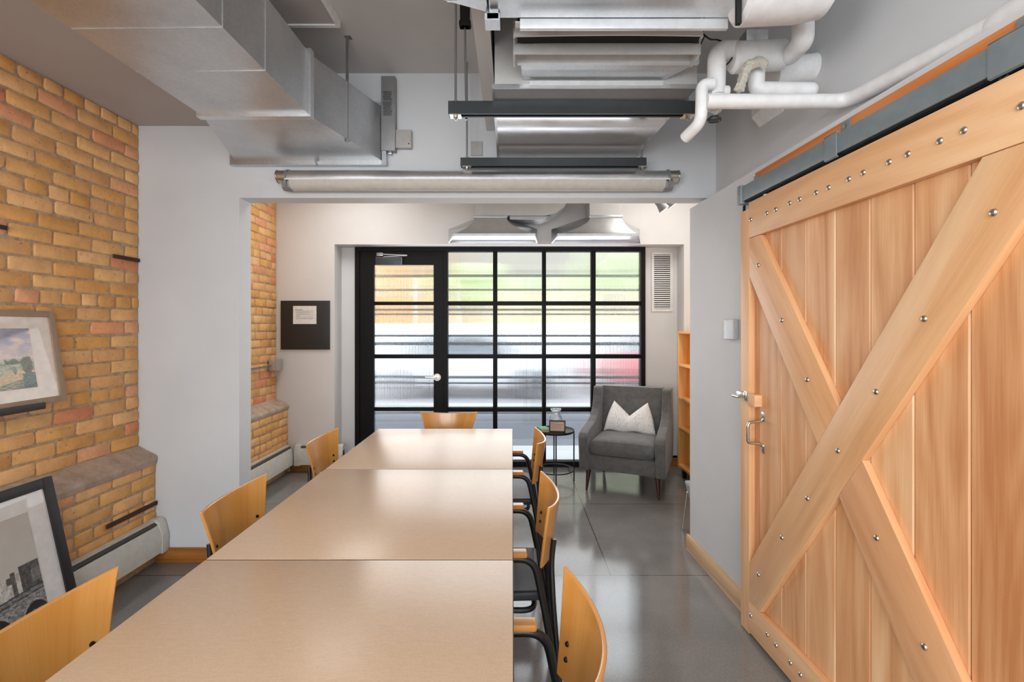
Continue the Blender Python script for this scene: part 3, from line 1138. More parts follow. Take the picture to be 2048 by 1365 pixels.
# latch with its little wooden block
mb = MB()
mb.box((0.505, 0.048, 1.072), (0.5665, 0.083, 1.125), 0.002, mat=BM, grain=0)
lb = mb.build('latch_block', 'alder_face', bd)
mb = MB()
mb.box((0.570, FY, 1.085), (0.600, FY+0.006, 1.132), 0.002)
mb.box((0.590, FY+0.006, 1.100), (0.640, FY+0.022, 1.128), 0.004)
mb.cyl((0.60, FY+0.030, 1.103), (0.655, FY+0.030, 1.103), 0.007)
L(mb, BM); mb.build('latch', 'chrome', bd)
# hanger bolts to the track
for Y in (1.114, 2.09):
    mb = MB()
    mb.cyl((lx(Y), 0.058, 2.0125), (lx(Y), 0.058, 2.029), 0.005)
    mb.cyl((lx(Y), 0.058, 2.0125), (lx(Y), 0.058, 2.020), 0.012, None, 6)
    L(mb, BM); mb.build('hanger_bolt', 'chrome', bd)

tk = thing('barn_door_track', 'grey galvanised box track with brackets above the barn door', 'door track', (xr(1.632), 1.632, 2.03), PI/2+ang)
mb = MB()
mb.box((-2.2, 0.0, 1.99), (0.602, 0.026, 2.161), 0.002, mat=BM, grain=0)
mb.build('backing_board', 'backing_wood', tk)
mb = MB()
mb.box((-2.2, 0.034, 2.096), (0.612, 0.082, 2.10), 0.0015, mat=BM)
mb.box((-2.2, 0.079, 2.030), (0.612, 0.082, 2.098), 0.001, mat=BM)
mb.box((-2.2, 0.034, 2.030), (0.612, 0.037, 2.098), 0.001, mat=BM)
mb.box((-2.2, 0.068, 2.030), (0.612, 0.079, 2.033), 0.001, mat=BM)
mb.box((-2.2, 0.037, 2.030), (0.612, 0.048, 2.033), 0.001, mat=BM)
mb.build('track_channel', 'zinc_track', tk)
mb = MB()
mb.box((-2.2, 0.040, 2.024), (0.60, 0.046, 2.034), mat=BM)
mb.box((-2.2, 0.069, 2.022), (0.60, 0.076, 2.031), mat=BM)
mb.build('rubber_seal', 'black_matte', tk)
for Y, w in ((1.655, 0.030), (1.085, 0.045), (0.45, 0.04)):
    X = lx(Y)
    mb = MB()
    mb.box((X-w, 0.0825, 2.020), (X+w, 0.087, 2.106), 0.001, mat=BM)
    mb.box((X-w, 0.027, 2.1005), (X+w, 0.087, 2.1055), 0.001, mat=BM)
    mb.box((X-w*0.7, 0.0265, 2.1005), (X+w*0.7, 0.031, 2.155), 0.001, mat=BM)
    mb.box((X-w, 0.0825, 2.018), (X+w, 0.078, 2.022), 0.001, mat=BM)
    bk = mb.build('track_bracket', 'zinc_track', tk)
    mb = MB(); mb.cyl((X, 0.031, 2.135), (X, 0.038, 2.135), 0.009, None, 6); L(mb, BM); mb.build('bolt', 'chrome', bk)
mb = MB()
mb.box((0.613, 0.027, 2.018), (0.645, 0.09, 2.108), 0.003, mat=BM)
mb.box((0.575, 0.0265, 2.105), (0.603, 0.031, 2.145), 0.001, mat=BM)
mb.build('end_stop', 'zinc_track', tk)
mb = MB(); mb.bent([(0.655, 0.05, 2.02), (0.655, 0.05, 1.93), (0.662, 0.06, 1.90), (0.652, 0.06, 1.885), (0.645, 0.05, 1.905)], 0.003, 0.01, 8); L(mb, BM)
mb.box((0.648, 0.045, 1.945), (0.660, 0.055, 2.02), 0.002, mat=BM)
mb.build('pull_cord', 'black_matte', tk)

# thermostat guard on the right wall
TMt = Matrix.Translation((xr(2.48)-0.001, 2.48, 0)) @ Matrix.Rotation(PI/2+ang, 4, 'Z')
th = thing('thermostat', 'white thermostat under a clear plastic guard on the right wall beside the barn door', 'thermostat', (xr(2.48)-0.001, 2.48, 1.365), PI/2+ang)
mb = MB(); mb.box((-0.042, 0, 1.375), (0.042, 0.014, 1.465), 0.004, mat=TMt); mb.build('thermostat_body', 'paper', th)
mb = MB(); mb.box((-0.052, 0, 1.368), (0.052, 0.028, 1.474), 0.008, mat=TMt, seg=3); mb.build('clear_guard', 'clear_plastic', th)

# ------------------------------------------------------------------ hydronic baseboard heaters
def heater(name, label, p0, dirn, length, nrm, cap0=True, cap1=True, zs=1.0):
    """p0 on the wall at floor level, dirn along the wall, nrm into the room"""
    d = Vector(dirn).normalized(); n = Vector(nrm).normalized()
    m = Matrix(((d.x, n.x, 0, p0[0]), (d.y, n.y, 0, p0[1]), (0, 0, 1, 0), (0, 0, 0, 1)))
    c = Vector((p0[0], p0[1], 0))+d*length/2+n*0.04
    t = thing(name, label, 'heater', (c.x, c.y, 0.075), 0, 'white baseboard heaters')
    z0, z1 = 0.085, 0.275
    mb = MB()
    mb.prism([(0.0, z0), (0.004, z0), (0.004, z1-0.002), (0.030, z1-0.012), (0.030, z1), (0.0, z1)], 0, length, 'x', mat=m)
    mb.build('back_panel', 'heater_white', t)
    mb = MB()
    mb.prism([(0.055, z0+0.012), (0.070, z0), (0.074, z0), (0.074, z0+0.095), (0.052, z1-0.030), (0.048, z1-0.033), (0.069, z0+0.092), (0.069, z0+0.006)], 0, length, 'x', mat=m)
    mb.build('front_cover', 'heater_white', t)
    mb = MB()
    mb.prism([(0.032, z1-0.014), (0.046, z1-0.024), (0.046, z1-0.028), (0.032, z1-0.020)], 0, length, 'x', mat=m)
    mb.build('damper', 'heater_slot', t)
    mb = MB(); mb.box((0.0, 0.006, z0+0.03), (length, 0.045, z1-0.055), mat=m); mb.build('fin_core', 'duct_inside', t)
    for on, xx in ((cap0, 0.0), (cap1, length-0.055)):
        if on:
            mb = MB()
            mb.prism([(0.0, z0-0.01), (0.078, z0-0.01), (0.078, z0+0.098), (0.055, z1-0.010), (0.030, z1+0.003), (0.0, z1+0.003)], xx, xx+0.055, 'x', bev=0.003, mat=m)
            mb.build('end_cap', 'heater_white', t)
    return t
heater('baseboard_heater', 'long white baseboard heater under the brick wall, left of the tables', (xl(2.885)+0.111, 2.885), (-0.0127, -1, 0), 1.9, (1, -0.0127, 0), True, True)
hk = [o for o in D.objects if o.name.startswith('front_cover')][-1]
mb = MB(); mb.cyl((-2.10, 1.99, 0.205), (-2.082, 1.99, 0.205), 0.016, 0.013, 18)
mb.build('valve_knob', 'chrome', hk.parent)
heater('baseboard_heater', 'white baseboard heater in the far room under the brick wall', (-2.221, 3.05), (0, 1, 0), 1.60, (1, 0, 0), False, False)
heater('baseboard_heater', 'short white baseboard heater in the far room under the black board', (-2.135, YF-0.001), (1, 0, 0), 0.47, (0, -1, 0), True, True)

# ------------------------------------------------------------------ pictures
def vnoise(x, y, s=0):
    return noise.noise(Vector((x, y, s*7.3)))
def fbm(x, y, s=0, o=5):
    v = 0; a = 0.5; f = 1
    for i in range(o):
        v += a*vnoise(x*f, y*f, s+i); a *= 0.5; f *= 2
    return v
def mixc(a, b, t):
    t = max(0, min(1, t))
    return tuple(a[i]*(1-t)+b[i]*t for i in range(3))
def landscape(u, v):
    f = (u-0.62)/0.38
    n = fbm(u*9, v*9, 1)
    c = (0, 0, 0)
    if v > 0.50:
        sky = mixc((214, 188, 184), (150, 150, 172), (v-0.5)*2+n*0.9)
        cl = fbm(u*5+3, v*9, 4)
        c = mixc(sky, (232, 206, 188), max(0, cl*3.2+0.15-(v-0.5)*0.5))
    elif v > 0.44:
        c = mixc((206, 190, 176), (168, 160, 150), n*2+0.5)
    else:
        g = fbm(u*26, v*44, 2)
        c = mixc((120, 136, 108), (196, 190, 160), g*2.0+0.5)
        if v < 0.27+0.06*math.sin(u*9):
            c = mixc((222, 190, 140), (190, 160, 112), g*2+0.45)
    d = fbm(u*40, v*40, 5)
    if 0.12 < f < 0.74 and 0.41+0.02*d < v < 0.485+0.03*d+0.02*math.sin(f*20):
        c = mixc((52, 58, 34), (110, 100, 50), d*2+0.4)
    if ((f-0.79)/0.17)**2+((v-0.38)/0.15)**2 < 1+d*1.2:
        c = mixc((36, 46, 30), (130, 110, 44), d*1.8+0.3)
    if f > 0.6+0.06*d and v < 0.25+0.05*d:
        c = mixc((46, 72, 66), (110, 130, 116), fbm(u*30, v*80, 7)*2.2+0.3)
    elif v < 0.10+0.12*(f-0.1) and f > -0.2:
        c = mixc((70, 92, 76), (180, 160, 112), fbm(u*20, v*60, 7)*2+0.5)
    if ((f-0.38)/0.06)**2+((v-0.30)/0.06)**2 < 1+d*2:
        c = mixc((96, 96, 76), (140, 130, 110), d*2+0.4)
    return lin(*[max(0, min(255, x)) for x in c])
def city(u, v):
    v = v-0.035
    n = fbm(u*5, v*5, 3)
    c = mixc((200, 192, 182), (176, 168, 158), v*0.9+n*0.5)
    d = fbm(u*46, v*46, 5)
    e = fbm(u*90, v*14, 8)
    def blk(u0, u1, ztop, a, b, k=0.5):
        nonlocal c
        if u0 < u < u1 and v < ztop:
            c = mixc(a, b, d*1.5+e*1.2+k)
    blk(0.00, 0.16, 0.50, (70, 64, 60), (124, 116, 108))
    blk(0.14, 0.30, 0.64, (50, 46, 44), (100, 92, 86))
    blk(0.28, 0.45, 0.55, (92, 86, 80), (150, 142, 134))
    blk(0.44, 0.60, 0.60-0.02*(u-0.44)/0.16, (54, 50, 48), (96, 90, 84), 0.4)
    blk(0.56, 0.80, 0.53-0.22*max(0, 0.66-u), (158, 150, 142), (208, 202, 194), 0.6)
    blk(0.70, 0.75, 0.545, (70, 66, 62), (110, 104, 98))
    if abs(u-0.685) < 0.025 and 0.46 < v < 0.52: c = (84, 78, 74)
    blk(0.79, 1.00, 0.57, (58, 54, 52), (98, 92, 88), 0.4+0.5*(u-0.79)*3)
    if 0.90 < u and 0.40 < v < 0.52-0.25*(1-u): c = mixc((96, 90, 86), (140, 132, 126), d*1.5+0.5)
    deck = 0.34+0.03*u
    if v < deck:
        c = mixc((88, 86, 84), (172, 168, 164), fbm(u*30, v*150, 6)*2.4+0.45)
        if v > deck-0.012 or deck-0.05 < v < deck-0.04: c = (56, 54, 54)
        if deck-0.012 > v > deck-0.04 and (u*60) % 1 < 0.3: c = (70, 68, 68)
        for cx in (0.14, 0.50, 0.88):
            q = ((u-cx)/0.145)**2+((v-0.08)/0.17)**2
            if q < 1: c = (28, 28, 31)
            elif q < 1.22: c = mixc((120, 116, 112), (170, 166, 160), d*2+0.5)
        if 0.84 < u < 0.94 and 0.13 < v < 0.19: c = mixc((40, 40, 42), (110, 108, 106), fbm(u*40, v*160, 9)*3+0.4)
        if v < 0.07: c = mixc((70, 68, 66), (116, 112, 108), d*2+0.4)
    return lin(*[max(0, min(255, x)) for x in c])
def picture(name, label, ytop, w, h, xt, zt, xb, zb, fw, fd, fmat, matm, mat_m, art, artname, group=None):
    """leaning picture: top edge at (xt,zt), bottom edge at (xb,zb), right side at y=ytop, facing +x"""
    up = Vector((xt-xb, 0, zt-zb)); H = up.length; up.normalize()
    rt = Vector((0.0, 1, 0))
    nr = rt.cross(up).normalized()
    if nr.x < 0: nr = -nr
    O = Vector((xb, ytop-w, zb))
    m = Matrix(((rt.x, nr.x, up.x, O.x), (rt.y, nr.y, up.y, O.y), (rt.z, nr.z, up.z, O.z), (0, 0, 0, 1)))
    t = thing(name, label, 'picture', (xb, ytop-w/2, zb))
    mb = MB()
    mb.box((0, -fd, 0), (fw, 0, H), 0.002, mat=m); mb.box((w-fw, -fd, 0), (w, 0, H), 0.002, mat=m)
    mb.box((fw, -fd, 0), (w-fw, 0, fw), 0.002, mat=m); mb.box((fw, -fd, H-fw), (w-fw, 0, H), 0.002, mat=m)
    mb.build('frame', fmat, t)
    mb = MB(); mb.box((fw, -fd+0.002, fw), (w-fw, -0.008, H-fw), mat=m); mb.build('mount', matm, t)
    a0, a1, b0, b1 = mat_m
    mb = MB()
    nu, nv = 180, 180
    mb.grid(lambda u, v: m @ Vector((a0+(w-a0-a1)*u, -0.0068, b0+(H-b0-b1)*v)), nu, nv, colfn=art, flip=True)
    mb.build(artname, 'print', t, smooth=False, recalc=False)
    return t
picture('framed_landscape', 'framed landscape painting with cream mount on the dark picture ledge', 2.345, 0.66, 0.45, xl(2.3)+0.016, 1.512, xl(2.3)+0.085, 1.070,
        0.030, 0.018, 'frame_taupe', 'mat_cream', (0.15, 0.13, 0.085, 0.085), landscape, 'landscape_print')
picture('framed_city_print', 'large black framed monochrome city and bridge print leaning on the heater and brick base', 2.20, 0.66, 0.75, xl(2.0)+0.150, 0.742, xl(2.0)+0.315, 0.002,
        0.045, 0.025, 'frame_dark', 'mat_white', (0.13, 0.13, 0.12, 0.12), city, 'city_print')
pl = thing('picture_ledge', 'dark narrow ledge on the brick wall holding the landscape painting', 'shelf', (xl(1.8), 1.8, 1.03))
mb = MB()
mb.box((xl(2)+0.004, 1.2, 1.052), (xl(2)+0.105, 2.205, 1.060), 0.002)
mb.build('shelf_board', 'ledge_dark', pl)
mb = MB(); mb.box((xl(2)+0.105, 1.2, 1.052), (xl(2)+0.119, 2.205, 1.083), 0.004); mb.build('front_lip', 'ledge_dark', pl)

# black board with a sheet of paper
x0, x1, z0, z1 = px(563, YF), px(660.5, YF), pz(699.5, YF), pz(602, YF)
bb = thing('notice_board', 'black square board on the white wall left of the glass door', 'board', ((x0+x1)/2, YF-0.001, z0))
mb = MB(); mb.box((x0, YF-0.018, z0), (x1, YF-0.001, z1), 0.002); mb.build('board_panel', 'board_black', bb)
ns = thing('paper_notice', 'white printed sheet of paper pinned on the black board', 'paper', (px(611, YF), YF-0.0185, pz(648.5, YF)))
xa, xb, za, zb = px(588, YF), px(634.5, YF), pz(648.5, YF), pz(612.5, YF)
mb = MB(); mb.box((xa, YF-0.0205, za), (xb, YF-0.0185, zb)); mb.build('sheet', 'paper', ns, smooth=False)
mb = MB()
rnd = random.Random(3)
lines = [(592, 608, 620.2, 1.0)]+[(594, 594+l_, y_, 0.5) for l_, y_ in ((35, 622.5), (28, 624.5), (36, 626.5), (28, 628.5), (37, 630.6), (7, 632.5), (34, 634.5), (34, 636.6), (33, 638.6))]
for a, b_, y_, hh in lines:
    x = a
    while x < b_:
        w = rnd.uniform(1.0, 3.2)
        mb.box((px(x, YF), YF-0.0209, pz(y_+hh/2, YF)), (px(min(x+w, b_), YF), YF-0.0206, pz(y_-hh/2, YF)))
        x += w+0.5
mb.build('printed_text', 'ink', ns, smooth=False)

# outlet box and conduit on the far brick wall
ob = thing('outlet_box', 'small grey outlet box with conduit on the far brick wall corner', 'outlet', (-2.33, 4.58, pz(740, 4.6)))
mb = MB(); mb.box((-2.334, 4.53, pz(741, 4.6)), (-2.268, 4.66, pz(719, 4.6)), 0.004); mb.build('box', 'switch_grey', ob)
mb = MB(); mb.box((-2.268, 4.53, pz(741, 4.6)), (-2.262, 4.66, pz(719, 4.6)), 0.002); mb.build('cover_plate', 'chrome', ob)
mb = MB(); mb.bent([(-2.315, 4.53, pz(731, 4.6)), (-2.315, 4.3, pz(732, 4.6)), (-2.322, 3.1, pz(732, 4.6))], 0.009, 0.03); mb.build('conduit', 'steel', ob)

# ------------------------------------------------------------------ lounge chair, pillow, side table, bookcase
AC = (1.067, 4.335, 0.0)
ar = math.radians(-23.6)
AM = Matrix.Translation(AC) @ Matrix.Rotation(ar, 4, 'Z')
ac = thing('lounge_armchair', 'grey tweed armchair with dark tapered legs beside the bookcase', 'armchair', AC, ar)
mb = MB(); mb.box((-0.345, -0.345, 0.19), (0.345, 0.30, 0.318), 0.012, mat=AM); mb.build('seat_base', 'tweed', ac)
prof = [(-0.37, 0.188), (-0.385, 0.34), (-0.40, 0.478), (-0.375, 0.512), (-0.26, 0.540), (-0.10, 0.566), (0.02, 0.604), (0.09, 0.662), (0.125, 0.74), (0.150, 0.846), (0.175, 0.862),
        (0.315, 0.862), (0.335, 0.845), (0.375, 0.55), (0.375, 0.30), (0.33, 0.205), (0.30, 0.188)]
for s in (-1, 1):
    mb = MB()
    mb.prism(prof, s*0.282, s*0.362, 'x', bev=0.012, seg=3, mat=AM)
    mb.build('arm', 'tweed', ac, angle=60)
# backrest with soft front
def BK(u, v):
    a = 2*u-1
    x = a*0.2815
    puff = 0.022*(1-a**6)*(math.sin(PI*min(1, v*0.98+0.01)))**0.4
    dimple = -0.012*math.exp(-((a*0.28)**2+((v-0.42)*0.42)**2)/0.0012)
    y = 0.135+0.095*v-puff-dimple
    z = 0.34+0.522*v
    return AM @ Vector((x, y, z))
mb = MB()
A = mb.grid(BK, 32, 32)
Bv = mb.grid(lambda u, v: AM @ Vector(((2*u-1)*0.2815, 0.30+0.035*v, 0.34+0.520*v)), 32, 32, flip=True)
def strip(mb, a, b):
    for i in range(len(a)-1):
        mb.bm.faces.new([a[i], b[i], b[i+1], a[i+1]])
strip(mb, A[0], Bv[0]); strip(mb, A[-1], Bv[-1]); strip(mb, [r[0] for r in A], [r[0] for r in Bv]); strip(mb, [r[-1] for r in A], [r[-1] for r in Bv])
bk = mb.build('backrest', 'tweed', ac, angle=60)
mb = MB(); mb.lathe([(0.0005, 0.006), (0.008, 0.004), (0.011, 0.0), (0.010, -0.004)], seg=16)
mb.bm.transform(AM @ Matrix.Translation((0, 0.158, 0.56)) @ Matrix.Rotation(PI/2, 4, 'X')); mb.build('button', 'tweed', bk)
mb = MB()
def CU(u, v, top):
    a = 2*u-1; b_ = 2*v-1
    k = (1-a**8)*(1-b_**8)
    z = 0.385+(0.074*k**0.35+0.014*(1-a*a)*(1-b_*b_)) if top else 0.385-0.066*k**0.35
    return AM @ Vector((a*0.279, -0.11+b_*0.262, z))
A = mb.grid(lambda u, v: CU(u, v, True), 36, 36)
Bv = mb.grid(lambda u, v: CU(u, v, False), 36, 36, flip=True)
bmesh.ops.remove_doubles(mb.bm, verts=mb.bm.verts[:], dist=0.0004)
cu = mb.build('seat_cushion', 'tweed', ac, angle=70)
mb = MB(); mb.tube([AM @ Vector(p) for p in ((-0.268, -0.368, 0.447), (0, -0.374, 0.452), (0.268, -0.368, 0.447))], 0.004, 8, smooth=6)
mb.build('piping', 'tweed', cu)
for lx_, ly_ in ((-0.30, -0.315), (0.30, -0.315), (-0.28, 0.26), (0.28, 0.26)):
    mb = MB()
    top = AM @ Vector((lx_*0.97, ly_*0.97, 0.1895)); bot = AM @ Vector((lx_*1.02, ly_*1.03, 0.0))
    mb.tube([bot, top], 0.02, 18, radii=[0.009, 0.023]); mb.build('leg', 'mahogany', ac)

# pillow
def pil(u, v, s):
    a = 2*u-1
    bx = 0.235*a
    if a < 0: tx = -0.150*(-a)**0.85
    else: tx = 0.158*a**0.85
    topz = 0.150+0.135*abs(a)**0.80
    x = bx*(1-v)+tx*v+0.012*math.sin(v*PI)*(1 if a > 0 else -1)*abs(a)**3
    z = topz*v+0.008*math.sin(a*PI*2)*(1-v)
    th = 0.062*((1-abs(a)**3.5)*max(0, math.sin(PI*(v*0.96+0.02))))**0.55+0.010*(1-abs(a))
    if abs(a) > 0.999 or v < 0.001 or v > 0.999: th = 0
    return Vector((x, -0.0+s*th, z))
mb = MB()
A = mb.grid(lambda u, v: pil(u, v, -1), 40, 24)
Bv = mb.grid(lambda u, v: pil(u, v, 1), 40, 24, flip=True)
bmesh.ops.remove_doubles(mb.bm, verts=mb.bm.verts[:], dist=0.0003)
PMt = AM @ Matrix.Translation((0.0, 0.035, 0.462)) @ Matrix.Rotation(math.radians(-15), 4, 'X')
mb.bm.transform(PMt)
tag(mb.build('throw_pillow', 'pillow_white', angle=70), 'white embossed throw pillow chopped into two peaks on the grey armchair', 'pillow')

# side table
ST = Vector((0.402, 4.42, 0))
st = thing('side_table', 'small round black metal side table left of the grey armchair', 'table', ST)
mb = MB(); mb.lathe([(0.0005, 0.462), (0.172, 0.462), (0.178, 0.458), (0.181, 0.464), (0.181, 0.478), (0.176, 0.478), (0.173, 0.470), (0.0005, 0.470)], ST, 48, False, False); mb.build('tray_top', 'black_metal', st)
mb = MB(); mb.tube([ST+Vector((0.172*math.cos(a), 0.172*math.sin(a), 0.107)) for a in [2*PI*k/48 for k in range(48)]], 0.006, 10, closed=True); mb.build('ring', 'black_metal', st)
for a in (-92, -5, 88, 176):
    a = math.radians(a); p = ST+Vector((0.176*math.cos(a), 0.176*math.sin(a), 0))
    mb = MB(); mb.cyl(p, p+Vector((0, 0, 0.463)), 0.0062, None, 12); mb.build('leg', 'black_metal', st)
# glass carafe
cp = (0.415, 4.47, 0.4705)
mb = MB()
mb.lathe([(0.0005, 0.003), (0.040, 0.003), (0.052, 0.012), (0.060, 0.05), (0.063, 0.085), (0.058, 0.115), (0.044, 0.14), (0.038, 0.152), (0.040, 0.166), (0.051, 0.190), (0.053, 0.192),
          (0.0505, 0.194), (0.037, 0.166), (0.035, 0.152), (0.041, 0.139), (0.055, 0.114), (0.060, 0.085), (0.057, 0.05), (0.049, 0.014), (0.038, 0.008), (0.0005, 0.008)], cp, 40, False, False)
cv = mb.build('glass_carafe', 'clear_glass', angle=60); tag(cv, 'clear glass carafe with a flared neck standing behind the small black sign', 'carafe')
# little framed sign
SM = Matrix.Translation((0.415, 4.335, 0.471)) @ Matrix.Rotation(math.radians(-8), 4, 'Z') @ Matrix.Rotation(math.radians(-12), 4, 'X')
sg = thing('framed_sign', 'small black framed sign with tan card on the side table', 'sign', (0.415, 4.335, 0.471))
w2, hh = 0.076, 0.108
mb = MB()
mb.box((-w2, 0, 0), (-w2+0.013, 0.016, hh), 0.002, mat=SM); mb.box((w2-0.013, 0, 0), (w2, 0.016, hh), 0.002, mat=SM)
mb.box((-w2+0.013, 0, 0), (w2-0.013, 0.016, 0.013), 0.002, mat=SM); mb.box((-w2+0.013, 0, hh-0.013), (w2-0.013, 0.016, hh), 0.002, mat=SM)
mb.build('frame', 'frame_dark', sg)
mb = MB(); mb.box((-w2+0.013, 0.006, 0.013), (w2-0.013, 0.012, hh-0.013), mat=SM); mb.build('card', 'sign_paper', sg, smooth=False)
mb = MB()
for z, a, b_ in ((0.084, -0.050, -0.008), (0.071, -0.056, 0.054), (0.058, -0.050, 0.042), (0.045, -0.056, 0.034), (0.032, -0.056, 0.048)):
    x = a
    while x < b_:
        w = rnd.uniform(0.004, 0.012); mb.box((x, 0.0052, z-0.0016), (min(x+w, b_), 0.0058, z+0.0016), mat=SM); x += w+0.002
mb.build('printed_text', 'ink', sg, smooth=False)
mb = MB(); mb.prism([(0.016, 0.012), (0.018, 0.085), (0.055, 0.0085), (0.050, 0.0065)], -0.02, 0.02, 'x', mat=SM); mb.build('easel_back', 'frame_dark', sg)
# books
for k, (z, th, mt, lb, rz, w) in enumerate(((0.4705, 0.014, 'book_red', 'thin dark red book at the bottom of the little pile on the side table', 0.1, 0.10), (0.485, 0.016, 'book_green', 'green book with cream pages on top of the pile on the side table', 0.25, 0.085))):
    m = Matrix.Translation((0.292, 4.40, z)) @ Matrix.Rotation(rz, 4, 'Z')
    t = thing('book', lb, 'book', (0.292, 4.40, z), rz)
    mb = MB(); mb.box((-w/2, -0.06, 0), (w/2, 0.06, 0.002), mat=m); mb.box((-w/2, -0.06, th-0.002), (w/2, 0.06, th), mat=m); mb.box((-w/2, -0.06, 0.002), (-w/2+0.002, 0.06, th-0.002), mat=m)
    mb.build('cover', mt, t, smooth=False)
    mb = MB(); mb.box((-w/2+0.002, -0.057, 0.002), (w/2-0.003, 0.057, th-0.002), mat=m); mb.build('pages', 'book_cream', t, smooth=False)

# bookcase on the far right, open to the left
bc = thing('bookcase', 'light pine open bookcase on black legs behind the white wall end', 'bookcase', (1.76, 4.15, 0))
def bx(name, a, b, mat='shelf_pine', g=None):
    mb = MB(); mb.box(a, b, 0.001, grain=g); return mb.build(name, mat, bc)
bx('side_panel', (1.604, 4.545, 0.10), (1.92, 4.567, 1.374), g=2)
bx('side_panel', (1.604, 3.45, 0.10), (1.92, 3.472, 1.374), g=2)
bx('back_panel', (1.915, 3.472, 0.10), (1.925, 4.545, 1.374), g=2)
bx('top_board', (1.598, 3.44, 1.374), (1.925, 4.575, 1.398), g=1)
for z in (1.074, 0.758, 0.467, 0.11):
    bx('shelf', (1.600, 3.473, z-0.012), (1.914, 4.544, z+0.012), g=1)
for x, y in ((1.64, 4.50), (1.88, 4.50), (1.64, 3.52), (1.88, 3.52), (1.64, 4.33)):
    bx('leg', (x-0.015, y-0.02, 0), (x+0.015, y+0.02, 0.0975), 'black_metal')
mb = MB(); bp_ = (1.72, 4.42, 0.1225)
mb.lathe([(0.0005, 0), (0.040, 0), (0.044, 0.01), (0.044, 0.19), (0.036, 0.215), (0.016, 0.24), (0.015, 0.29), (0.017, 0.295), (0.0005, 0.295)], bp_, 28, False, False)
tag(mb.build('bottle', 'black_metal'), 'black bottle standing on the bottom shelf of the pine bookcase', 'bottle')

# low grey stool peeping out behind the white wall end
sl = thing('low_stool', 'low grey plastic stool with chrome legs behind the end of the white wall', 'stool', (1.42, 3.36, 0))
mb = MB()
t2 = bmesh.new()
vs = []
for z, k, o_ in ((0.335, 1.0, 0), (0.328, 1.02, 0), (0.22, 0.86, 0.0), (0.205, 0.82, 0.0)):
    vs.append([t2.verts.new((1.385+0.145*k*sx_, 3.26+0.13*k*sy_, z)) for sx_, sy_ in ((-1, -1), (1, -1), (1, 1), (-1, 1))])
for a, b_ in zip(vs[:-1], vs[1:]):
    for i in range(4): t2.faces.new([a[i], a[(i+1) % 4], b_[(i+1) % 4], b_[i]])
t2.faces.new(vs[0]); t2.faces.new(vs[-1][::-1])
bmesh.ops.bevel(t2, geom=t2.edges[:], offset=0.008, segments=2, affect='EDGES')
mb._merge(t2); mb.build('seat_shell', 'grey_plastic', sl, angle=30)
for s in (-1, 1):
    y = 3.26+s*0.10
    mb = MB(); mb.bent([(1.205, y-0.02, 0.007), (1.245, y, 0.262), (1.262, y, 0.262), (1.285, y+0.01, 0.007)], 0.006, 0.012); mb.build('leg', 'chrome', sl)
    mb = MB(); mb.bent([(1.485, y-0.02, 0.007), (1.505, y, 0.200), (1.522, y, 0.200), (1.565, y+0.01, 0.007)], 0.006, 0.012); mb.build('leg', 'chrome', sl)

# ------------------------------------------------------------------ far room ducts and hoods
def hood(xc_n, hwn, xl_b, xr_b, xl_r, xr_r, label, y0=4.25, y1=4.62):
    t = thing('supply_hood', label, 'vent', (xc_n, (y0+y1)/2, 2.27), 0, 'sheet metal hoods above the street windows')
    zb, zt = 2.262, 2.442
    N = 14
    def q(tt):      # front edge
        k = (1-tt)**1.9
        return (xc_n-hwn)+(xl_b-(xc_n-hwn))*k, (xc_n+hwn)+(xr_b-(xc_n+hwn))*k, y0+0.09*tt**0.7, zb+0.012+(zt-zb-0.012)*tt
    def r(tt):      # rear edge, wider, with a short upright cheek
        k = (1-max(0, (tt-0.5)/0.5))**1.0
        return (xc_n-hwn)+(xl_r-(xc_n-hwn))*k, (xc_n+hwn)+(xr_r-(xc_n+hwn))*k, y1, zb+0.020+(zt+0.045-zb)*tt
    mb = MB()
    F = [q(i/N) for i in range(N+1)]; R = [r(i/N) for i in range(N+1)]
    fl = [mb.bm.verts.new((a, y, z)) for a, b_, y, z in F]; fr = [mb.bm.verts.new((b_, y, z)) for a, b_, y, z in F]
    rl_ = [mb.bm.verts.new((a, y, z)) for a, b_, y, z in R]; rr = [mb.bm.verts.new((b_, y, z)) for a, b_, y, z in R]
    for i in range(N):
        mb.bm.faces.new([fl[i], fr[i], fr[i+1], fl[i+1]]); mb.bm.faces.new([rl_[i], fl[i], fl[i+1], rl_[i+1]])
        mb.bm.faces.new([fr[i], rr[i], rr[i+1], fr[i+1]]); mb.bm.faces.new([rr[i], rl_[i], rl_[i+1], rr[i+1]])
    mb.bm.faces.new([fl[0], rl_[0], rr[0], fr[0]]); mb.bm.faces.new([fl[-1], fr[-1], rr[-1], rl_[-1]])
    mb.build('hood_body', 'galvanised_bright', t, angle=40)
    mb = MB()
    def bar(p, q_):
        p, q_ = Vector(p), Vector(q_)
        d_ = (q_-p).normalized(); nn = Vector((-d_.y, d_.x))*0.006
        mb.prism([p-nn-d_*0.006, q_-nn+d_*0.006, q_+nn+d_*0.006, p+nn-d_*0.006], zb-0.008, zb+0.016, 'z')
    c4 = [(xl_b, y0), (xr_b, y0), (xr_r, y1), (xl_r, y1)]
    for k_ in range(4): bar(c4[k_], c4[(k_+1) % 4])
    mb.build('rim', 'galvanised', t)
    mb = MB(); mb.box((xc_n-hwn-0.008, y0+0.083, zt), (xc_n+hwn+0.008, y1, zt+0.022), 0.001); mb.build('neck_flange', 'galvanised', t)
    return t, y0+0.09, y1, zt+0.022
h1, ya_, yb_, zt_ = hood(-0.197, 0.148, -0.528, 0.204, -0.621, 0.246, 'wide galvanised supply hood on the left above the street windows')
